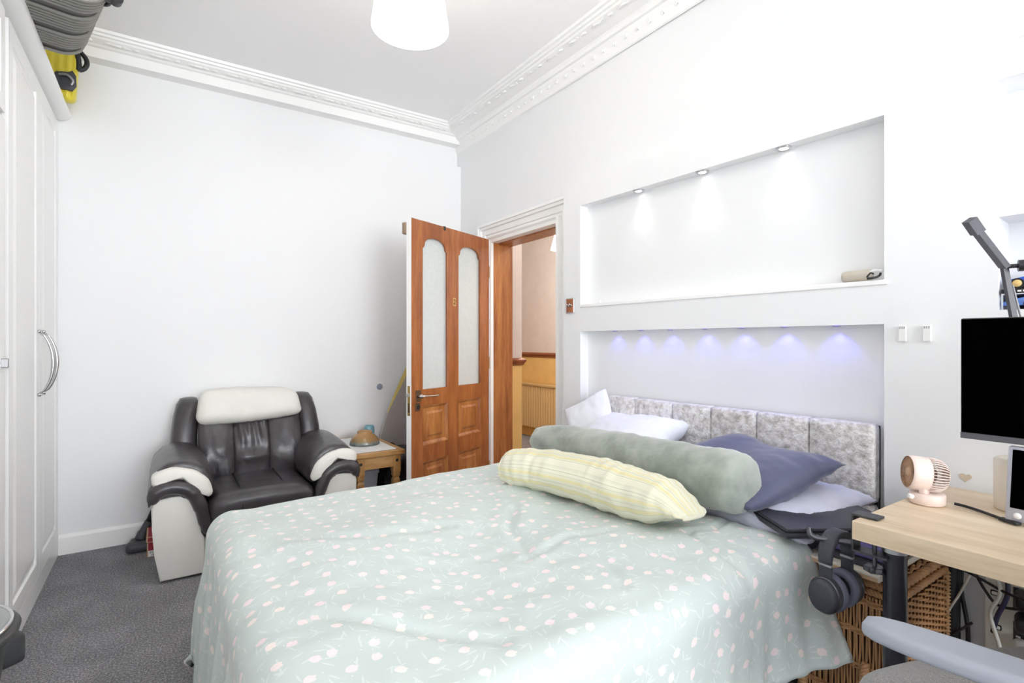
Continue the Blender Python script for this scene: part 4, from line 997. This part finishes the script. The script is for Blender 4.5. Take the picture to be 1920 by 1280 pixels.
# headphone clamp hook and headphones
t = thing('clamp_hook', 'dark metal clamp hook screwed to the desk end', 'hook', (1.54, .63, .70))
GUN = mat('gunmetal', S(92, 93, 98), .3, .8)
bm = B(); box(bm, -.022, .022, -.055, .006, .0505, .0565, .002); box(bm, -.022, .022, .0012, .007, -.045, .056, .002); box(bm, -.022, .022, -.075, .006, -.045, -.039, .002); obj('bracket', bm, mat('bracket_black', S(58, 58, 62), .4), t)
bm = B(); cyl(bm, (0, -.04, -.075), (0, -.04, -.004), .005, seg=12); sc1 = obj('screw', bm, GUN, t, angle=40)
bm = B(); pts = [((.021 + .004 * cos(6 * a)) * cos(a), (.021 + .004 * cos(6 * a)) * sin(a)) for a in [2 * pi * k / 48 for k in range(48)]]
prism(bm, [(a, -.04 + b) for a, b in pts], -.088, -.074, 'xy', .002); obj('knob', bm, GUN, sc1, angle=40)
bm = B(); cyl(bm, (0, -.04, -.008), (0, -.04, -.0025), .014, seg=16); obj('pad', bm, BLACKP, sc1, angle=40)
bm = B(); tube(bm, spline([(0, .006, -.03), (-.01, .03, -.03), (-.03, .06, -.03), (-.05, .085, -.028), (-.056, .096, -.018), (-.05, .1, -.006)], 6), .0075, 10); obj('arm', bm, GUN, t, smooth=True)
HPB = mat('headphone_black', S(56, 58, 66), .45); HPC = mat('headphone_cushion', S(92, 96, 112), .6)
# frame: local x = across the ears, z = up
t = thing('headphones', 'black over-ear headphones hanging from the clamp hook at the desk end', 'headphones', (1.547, .685, .525), math.atan2(-.067, .994))
bm = B(); rings = []
for k in range(33):
    a = pi * k / 32; x = .056 * cos(a) * (1 + .05 * sin(a)); z = .085 + .072 * sin(a) ** .8 if 0 < k < 32 else .085
    n_ = V((cos(a), 0, sin(a))).normalized(); c_ = V((x, 0, z)); wd = .021 - .004 * (1 - sin(a)); th = .006 + .004 * sin(a)
    rings.append([c_ + V((0, wd, 0)) * p + n_ * th * q_ for p, q_ in ((-1, -.7), (-.8, -1), (.8, -1), (1, -.7), (1, .6), (.7, 1), (-.7, 1), (-1, .6))])
loft(bm, rings); bnd = obj('headband', bm, HPB, t, smooth=True)
for s in (-1, 1):
    bm = B(); loft(bm, [[(s * (.054 + dx), yy, z) for dx, yy in ((-.004, -w2), (.004, -w2), (.004, w2), (-.004, w2))] for z, w2 in ((.088, .016), (.05, .015), (.035, .019), (.03, .01))]); sl_ = obj('slider', bm, HPB, bnd, smooth=False)
    bm = B(); box(bm, s * .054 - .0052, s * .054 + .0052, -.0165, .0165, .078, .084); obj('metal_band', bm, STEEL, bnd)
    def cup(prof, tilt=0): 
        b = B(); lathe(b, prof, 40, T(s * .042, 0, 0, 0, R(90) * s) @ Mx.Scale(1.12, 4)); 
        for v in b.verts: v.co.z *= 1.18
        return b
    e = obj('ear_cup', cup([(0, .034), (.027, .034), (.031, .031), (.0335, .024), (.035, .014), (.036, .0), (.034, -.004), (0, -.004)]), HPB, t, smooth=True)
    obj('cushion', cup([(.034, -.002), (.039, -.006), (.040, -.016), (.036, -.024), (.026, -.024), (.02, -.012), (.02, -.003)]), HPC, e, smooth=True)
    obj('rim_ring', cup([(.0355, .012), (.0372, .014), (.0372, .018), (.035, .02)]), GUN, e, smooth=True)

# desk fan
PINK = mat('pink_plastic', S(233, 215, 207), .4); TAN = mat('fan_tan', S(196, 160, 128), .45); FDK = mat('fan_inner_brown', S(88, 66, 56), .7)
t = thing('desk_fan', 'small pale pink desk fan on the back corner of the desk', 'fan', (1.808, .562, .751))
bm = B(); lathe(bm, [(0, 0), (.039, 0), (.042, .003), (.043, .026), (.041, .03), (.03, .032), (0, .03)], 40); obj('base', bm, PINK, t, smooth=True)
bm = B(); rbox(bm, .03, .02, .03, .006, 5, None, T(-.02, -.0, .045)); rbox(bm, .03, .02, .03, .006, 5, None, T(.02, 0, .045)); obj('yoke', bm, PINK, t, smooth=True)
FM = T(0, 0, .082) @ Mx.Rotation(math.atan2(.776, -.632), 4, 'Z') @ Mx.Rotation(R(-6), 4, 'Y') @ Mx.Rotation(R(90), 4, 'Y') @ Mx.Scale(.88, 4)   # z axis -> facing
hd = obj('head_ring', (lambda b: (lathe(b, [(.050, .055), (.0535, .052), (.0545, .045), (.0545, .004), (.052, .002), (.050, .006), (.048, .05)], 48, FM), b)[-1])(B()), PINK, t, smooth=True)
bm = B()
for k in range(48):
    a = 2 * pi * k / 48; M = FM @ Mx.Rotation(a, 4, 'Z')
    box(bm, .016, .0505, -.0006, .0006, .047, .052, M=M)
for r_ in (.022, .05): lathe(bm, [(r_ - .001, .047), (r_ + .001, .047), (r_ + .001, .052), (r_ - .001, .052)], 48, FM)
lathe(bm, [(0, .054), (.014, .053), (.0165, .05), (.0165, .046), (0, .046)], 32, FM); obj('front_grille', bm, TAN, hd)
bm = B(); lathe(bm, [(0, .03), (.047, .03), (.047, .004), (.02, -.02), (0, -.025)], 32, FM); obj('inner_body', bm, FDK, hd, smooth=True)
bm = B()
for k in range(5):
    M = FM @ Mx.Rotation(2 * pi * k / 5, 4, 'Z') @ Mx.Rotation(R(25), 4, 'X'); loft(bm, [[(.012, -.006, .036), (.012, .006, .036), (.012, .006, .0375), (.012, -.006, .0375)], [(.045, -.014, .034), (.045, .012, .034), (.045, .012, .0355), (.045, -.014, .0355)]])
    for v in list(bm.verts)[-8:]: v.co = M @ v.co
obj('blades', bm, TAN, hd)
bm = B()
for k in range(36):
    a = 2 * pi * k / 36; M = FM @ Mx.Rotation(a, 4, 'Z')
    P = [(.0535, 0, .006), (.0535, 0, -.015), (.050, 0, -.032), (.04, 0, -.045), (.022, 0, -.052)]
    tube(bm, [M @ V(p) for p in P], .00155, 5)
lathe(bm, [(.024, -.05), (.024, -.054), (0, -.055), (0, -.05)], 32, FM); obj('rear_grille', bm, PINK, hd, smooth=True)
bm = B(); tube(bm, [(-.042, .02, .02), (-.052, .026, .024)], .007, 10); obj('switch', bm, WHITEP, t, smooth=True)
t = tag(obj('usb_cable', (lambda b: (tube(b, spline([(1.842, .51, .757), (1.845, .49, .7555), (1.83, .455, .755), (1.805, .42, .7555), (1.788, .398, .756)], 8), .0038, 8), box(b, -.008, .008, -.045, 0, -.004, .004, .002, M=T(1.79, .402, .7565, 0, 0, R(-28))), b)[-1])(B()), RUBBER, smooth=True), 'black USB cable lying on the desk from the pink fan', 'cable')
# paper roll
CRM = mat('cream_paper_roll', S(228, 220, 206), .6)
t = thing('tissue_roll', 'cream cylinder roll standing on the desk behind the small screen', 'roll', (1.94, .395, .7505))
bm = B(); lathe(bm, [(.02, 0), (.052, 0), (.054, .003), (.055, .135), (.05, .14), (.02, .139), (.02, .0)], 40); obj('body', bm, CRM, t, smooth=True)
bm = B(); lathe(bm, [(.02, .003), (.02, .1385), (.018, .1385), (.018, .003)], 24); obj('core', bm, DKGREY, t, smooth=True)
# small grey framed screen
t = thing('digital_frame', 'small silver framed screen leaning back at the right edge of the desk', 'screen', (1.775, .392, .75), R(-4))
M = Mx.Rotation(R(8), 4, 'Y')
SILV = mat('silver_plastic', S(178, 180, 192), .35, .3)
bm = B(); box(bm, 0, .018, -.26, 0, .008, .197, .006, M=M); fr = obj('frame', bm, SILV, t, angle=40)
SCR = mat('black_screen', S(2, 2, 2), .6, spec=0)
bm = B(); box(bm, -.001, .002, -.25, -.01, .042, .188, .0006, M=M); obj('screen', bm, SCR, t)
for y in (-.025, -.05, -.075):
    bm = B(); lathe(bm, [(0, .003), (.006, .003), (.008, 0)], 16, M @ T(0, y, .024, 0, R(-90))); obj('button', bm, WHITEP, t, smooth=True)
bm = B(); box(bm, .01, .09, -.2, -.06, 0, .01, .003); obj('stand', bm, DKGREY, t)
# monitor
t = thing('monitor', 'large black computer monitor standing over the desk at the right edge', 'monitor', (1.80, .485, .75))
bm = B(); box(bm, 0, .03, -.55, 0, .2, .524, .004); obj('housing', bm, BLACKM, t)
bm = B(); box(bm, -.0012, .001, -.547, -.003, .217, .521); obj('screen', bm, SCR, t)
bm = B(); box(bm, -.002, .0, -.55, 0, .2, .216, .001); obj('chin', bm, mat('bezel_grey', S(84, 84, 90), .4), t)
bm = B(); box(bm, .03, .06, -.36, -.19, .28, .45, .01); obj('mount', bm, BLACKM, t)
bm = B(); box(bm, .06, .1, -.30, -.25, .012, .42, .006); obj('pole', bm, DKGREY, t)
bm = B(); box(bm, -.02, .16, -.40, -.15, 0, .014, .006); obj('foot', bm, DKGREY, t)
# desk lamp on a pole
LMP = mat('lamp_graphite', S(56, 56, 66), .4)
t = thing('desk_lamp', 'dark grey desk lamp with flat bar head rising behind the monitor', 'lamp', (2.0, .405, .7505))
bm = B(); lathe(bm, [(0, 0), (.038, 0), (.04, .004), (.038, .014), (0, .015)], 32, T(.02, -.05, 0)); obj('base', bm, LMP, t, smooth=True)
bm = B(); tube(bm, [(.02, -.05, .012), (-.025, .03, .67)], .0095, 4); po = obj('pole', bm, LMP, t)
bm = B(); tube(bm, [(.008, -.05, .25), (-.012, .016, .62)], .003, 6); obj('light_edge', bm, STEEL, po)
a, b = V((-.03, .03, .675)), V((-.095, .072, .772)); d_ = (b - a).normalized(); n_ = d_.cross(V((.8, .6, 0))).normalized(); m_ = d_.cross(n_)
def bar(p, q_, w_, h_): return [[c_ + n_ * x * h_ + m_ * y * w_ for x, y in ((-1, -1), (1, -1), (1, 1), (-1, 1))] for c_ in (p, q_)]
bm = B(); loft(bm, bar(a - d_ * .005, b, .015, .007)); hdb = obj('head', bm, LMP, t)
bm = B(); loft(bm, bar(b - d_ * .006, b + d_ * .003 + V((-.012, .012, .03)), .016, .012)); obj('head_end', bm, LMP, hdb)
bm = B(); loft(bm, [[c_ - n_ * .0075 + m_ * y * .011 + n_ * .0008 * x for x, y in ((-1, -1), (1, -1), (1, 1), (-1, 1))] for c_ in (a + d_ * .02, b - d_ * .015)]); obj('diffuser', bm, mat('lamp_diffuser', S(70, 71, 76), .5), hdb)
bm = B(); cyl(bm, (-.03, .03, .672), (-.02, -.005, .672), .006, seg=10); cyl(bm, (-.022, .002, .672), (-.014, -.02, .672), .016, seg=20); obj('knob', bm, BLACKP, t, angle=40)
# sticker
bm = B(); P = []
for k in range(40):
    a = 2 * pi * k / 40; P.append((.0011 * 16 * sin(a) ** 3 * .85, .0011 * (13 * cos(a) - 5 * cos(2 * a) - 2 * cos(3 * a) - cos(4 * a)) * .85))
prism(bm, P, -.0025, 0, 'yz'); tag(obj('heart_sticker', bm, mat('heart_beige', S(206, 190, 170), .6), loc=np(-.0004, -1.882, .78), rot=(0, 0, PA)), 'small beige heart stuck low on the wall behind the desk', 'sticker')

# toy cars in the lower right niche
BLU = mat('toy_car_blue', S(44, 92, 204), .25, coat=.6); BLUL = mat('toy_car_light_blue', S(92, 132, 214), .25, coat=.6); GOLD = mat('toy_wheel_gold', S(224, 190, 124), .4); WINDW = mat('toy_car_window', S(40, 46, 60), .15); WHSIL = mat('toy_wheel_silver', S(190, 196, 180), .35, .4)
def toycar(lab, loc, body, hub, wx):
    t = thing('toy_car', lab, 'toy car', loc, PA - R(90), 'toy cars in the small niche')    # local x runs along the wall, towards the camera side
    pr_ = [(0, .012), (.0, .022), (.012, .03), (.045, .036), (.075, .038), (.10, .055), (.15, .056), (.185, .04), (.205, .038), (.208, .014)]
    bm = B(); prism(bm, pr_, -.038, .038, 'xz', .004); obj('body', bm, body, t, angle=50)
    bm = B(); prism(bm, [(.082, .039), (.103, .053), (.147, .054), (.175, .041)], -.0385, .0385, 'xz'); obj('window', bm, WINDW, t)
    for x in wx:
        for y in (-.036, .036):
            bm = B(); cyl(bm, (x, y - .006, .016), (x, y + .006, .016), .016, seg=20); wl = obj('wheel', bm, BLACKM, t, angle=40)
            s_ = 1 if y > 0 else -1; bm = B(); lathe(bm, [(0, .0015), (.010, .001), (.0115, -.001)], 16, T(x, y + s_ * .0062, .016, R(-90) * s_)); obj('hub', bm, hub, wl, smooth=True)
    bm = B(); box(bm, -.003, .001, -.03, .03, .016, .02, .0005); obj('bumper', bm, WHSIL, t)
t = thing('display_stand', 'clear-topped dark stand holding one toy car above another in small niche', 'stand', np(.055, -1.964, 1.3085), PA - R(90))
bm = B(); box(bm, -.0, .30, .055, .06, 0, .045); obj('back_board', bm, mat('stand_back', S(66, 62, 74), .6), t)
bm = B(); box(bm, -.0, .30, -.05, .06, .045, .048, .0005); obj('shelf', bm, mat('stand_shelf', S(214, 216, 224), .3), t)
bm = B(); box(bm, -.0, .30, -.05, .055, .0485, .062, .0008); pl_ = obj('plinth', bm, BLACKM, t)
bm = B()
for k in range(16): box(bm, .012 + k * .012, .012 + k * .012 + rnd.uniform(.005, .009), -.0504, -.05, .0525, .0575)
obj('lettering_strip', bm, WHITEP, pl_)
bm = B(); box(bm, 0, .004, -.05, -.046, 0, .045); box(bm, .296, .3, -.05, -.046, 0, .045); obj('post', bm, mat('stand_post', S(190, 196, 204), .3), t)
toycar('bright blue toy car on the upper tier of the niche stand', np(.055, -1.968, 1.371), BLU, GOLD, (.03, .165))
toycar('pale blue toy car under the upper tier of the niche stand', np(.052, -1.966, 1.3085), BLUL, WHSIL, (.062, .165))

# sockets and cables below the desk
SOCK = mat('socket_grey_white', S(214, 214, 206), .5)
t = thing('socket_tower', 'grey-white socket tower on the wall under the desk with plugs in it', 'socket', np(-.0005, -2.02, .10), PA)
bm = B(); box(bm, -.05, 0, -.05, .085, 0, .42, .004); obj('body', bm, SOCK, t)
for k in range(4):
    z = .03 + k * .1
    bm = B(); box(bm, -.054, -.049, -.045, .02, z, z + .062, .002); u = obj('socket_face', bm, BLACKP, t)
    bm = B(); box(bm, -.055, -.0535, -.005, .0, z + .04, z + .05); box(bm, -.055, -.0535, -.03, -.018, z + .018, z + .023); box(bm, -.055, -.0535, .004, .014, z + .018, z + .023); obj('pin_hole', bm, SOCK, u)
    bm = B(); box(bm, -.0535, -.0495, .045, .07, z + .02, z + .036, .003); fr_ = obj('rocker_frame', bm, BLACKP, t)
    bm = B(); box(bm, -.056, -.05, .048, .067, z + .023, z + .033, .002); obj('rocker', bm, WHITEP, fr_)
def plug(lab, y, z, m, big=0):
    t = thing('plug', lab, 'plug', np(-.0585, y, z), PA)
    bm = B(); rbox(bm, .05 + big, .055, .06, .016, 8, lambda p: V((p.x, p.y * (1 - .15 * (p.x < 0)), p.z * (1 - .25 * (p.x < 0)))), T(-.0255 - big / 2, 0, 0)); obj('body', bm, m, t, smooth=True)
    bm = B(); tube(bm, [(-.03 - big, -.02, -.022), (-.035 - big, -.045, -.034)], .006, 8); obj('strain_relief', bm, m, t, smooth=True)
plug('upper black plug in the socket tower under the desk', -2.035, .47, BLACKP, .01)
plug('lower black plug in the socket tower above the white adapter', -2.035, .405, BLACKP, .008)
plug('rounded white charger plug low in the socket tower', -2.03, .325, WHITEP, .02)
def cable(lab, pts, r=.004, m=RUBBER, nm='cable'):
    bm = B(); tube(bm, spline(pts, 8), r, 8); return tag(obj(nm, bm, m, smooth=True), lab, 'cable')
WCB = mat('white_cable', S(206, 206, 198), .5); NAVC = mat('navy_cable', S(40, 38, 66), .5)
cable('white cable hanging in an S bend in front of the socket tower', [(2.0, .47, .69), (2.0, .475, .60), (1.985, .445, .50), (2.0, .47, .42), (2.0, .45, .33), (1.995, .44, .26)], .0055, WCB)
cable('navy braided cable running beside the white S bend cable', [(2.005, .455, .69), (1.99, .44, .60), (1.985, .43, .50), (2.0, .455, .42), (2.02, .47, .36)], .006, NAVC)
cable('thin white cable slanting across the wall under the desk', [(2.03, .50, .58), (2.03, .54, .46), (2.03, .58, .36), (2.02, .60, .25), (2.02, .61, .12)], .0035, WCB)
cable('white lead running down from the white charger plug', [(2.0, .43, .30), (2.0, .46, .26), (1.99, .475, .2), (1.985, .48, .1)], .006, WCB)
cable('black cable arching from the wicker basket to the black plugs', [(2.05, .595, .50), (2.04, .57, .515), (2.0, .50, .515), (1.98, .43, .50), (1.96, .37, .505), (1.96, .30, .54)])
cable('black cable drooping from the desk underside in a long diagonal', [(2.0, .60, .66), (2.02, .57, .62), (2.03, .53, .55), (2.01, .485, .48), (2.0, .45, .45), (1.98, .38, .47), (1.97, .30, .47)])
cable('black cable hooked in a small loop beneath the desk', [(2.05, .58, .56), (2.04, .56, .575), (2.02, .52, .575), (2.0, .5, .60), (2.02, .515, .64), (2.03, .54, .66)], .0045)
cable('black cable sagging along under the desk towards the right', [(1.99, .56, .68), (2.0, .50, .64), (1.98, .44, .60), (1.95, .38, .58), (1.95, .28, .60)], .004)
cable('second black cable sagging along below the desk front', [(1.97, .53, .69), (1.98, .48, .655), (1.95, .40, .615), (1.93, .33, .62), (1.94, .25, .64)], .0035)
cable('black lead curving down the wall from the socket tower to the skirting', [(2.035, .52, .36), (2.03, .545, .33), (2.03, .575, .29), (2.03, .6, .22), (2.03, .60, .1)], .0035)
for i, (dx, dy, lab) in enumerate(((0, 0, 'thick black cable falling straight beside the wicker basket'), (.012, -.018, 'black cable bundled right of the thick one beside the wicker basket'), (-.012, -.01, 'black cable twisted left of the thick one beside the wicker basket'))):
    cable(lab, [(2.06 + dx, .57 + dy, .685), (2.055 + dx, .565 + dy, .6), (2.058 + dx + .008 * (-1) ** i, .572 + dy, .45), (2.05 + dx, .565 + dy + .01 * (-1) ** i, .3), (2.055 + dx, .57 + dy, .02)], (.008, .006, .005)[i])

# office chair
q = N('grey_chair_weave'); c = q.coord(); f = q.noise(c, 420, 2, .7); q.l(q.ramp(f, [(.35, S(118, 115, 114)), (.65, S(168, 165, 164))]), q.b.inputs['Base Color']); q.set(Roughness=.95, Sheen__Weight=.3); q.bump(f, .5, .002); CHF = q.m
ARMP = mat('grey_arm_rubber', S(158, 162, 172), .45, bump=(300, .08, .001)); CHG = mat('chair_grey_plastic', S(120, 126, 138), .4)
ca = math.atan2(-.36, .93)   # facing direction (.36,.93)
t = thing('office_chair', 'grey office chair with flat padded armrest pulled up at the desk', 'chair', (1.40, .17, 0), ca)
bm = B(); rbox(bm, .50, .50, .085, .04, 16, lambda p: V((p.x * (1 - .05 * p.y), p.y, p.z - .05 * max(0, p.y / .25) ** 3 + .012 * (1 - (p.x / .25) ** 2))), T(.02, .07, .462)); obj('seat', bm, CHF, t, smooth=True)
bm = B(); rbox(bm, .46, .07, .5, .035, 12, lambda p: V((p.x, p.y - .05 * (1 - (p.x / .23) ** 2) - .08 * (p.z / .25), p.z)), T(0, -.29, .78)); obj('backrest', bm, CHF, t, smooth=True)
bm = B(); tube(bm, spline([(0, -.1, .40), (0, -.25, .41), (0, -.31, .5), (0, -.32, .7)], 5), .025, 8); obj('back_stem', bm, CHG, t, smooth=True)
bm = B(); cyl(bm, (0, 0, .1), (0, 0, .42), .028); obj('column', bm, BLACKP, t, angle=40)
for k in range(5):
    a = 2 * pi * k / 5 + .3; bm = B(); tube(bm, [(0, 0, .10), (.28 * cos(a), .28 * sin(a), .075)], [.03, .018], 8); lg = obj('star_leg', bm, CHG, t, smooth=True)
    bm = B(); cyl(bm, (.28 * cos(a) - .022 * sin(a), .28 * sin(a) + .022 * cos(a), .03), (.28 * cos(a) + .022 * sin(a), .28 * sin(a) - .022 * cos(a), .03), .03); obj('castor', bm, BLACKP, lg, angle=40)
ci, si = cos(-ca), sin(-ca)
def cl(x, y, z): x -= 1.40; y -= .17; return V((x * ci - y * si, x * si + y * ci, z))
for k, (A_, B_) in enumerate((((1.128, .425), (1.175, .10)), ((1.70, .25), (1.60, -.1)))):
    A2, B2 = cl(*A_, .665), cl(*B_, .665); d_ = (B2 - A2); Ln = d_.length; d_.normalize(); an = math.atan2(d_.y, d_.x)
    if k: A2.z = B2.z = .60
    bm = B(); rbox(bm, Ln + .05, .09, .032, .013, 12, lambda p: V((p.x, p.y * (1 - .35 * max(0, -p.x / (Ln / 2)) ** 4), p.z)), Mx.Translation((A2 + B2) / 2) @ Mx.Rotation(an, 4, 'Z')); ap = obj('armrest', bm, ARMP, t, smooth=True)
    mid = (A2 * .42 + B2 * .58); s_ = 1 if mid.x > 0 else -1
    bm = B(); tube(bm, [mid + V((0, 0, -.015)), mid + V((0, 0, -.12)), V((s_ * .24, mid.y, .43)), V((s_ * .1, mid.y * .5, .41))], [.03, .03, .026, .02], 10); obj('arm_post', bm, CHG, ap, smooth=True)
    bm = B(); rbox(bm, .05, .02, .014, .006, 5, None, Mx.Translation(mid + V((s_ * -.03, 0, -.05)))); obj('adjust_button', bm, BLACKP, ap, smooth=True)
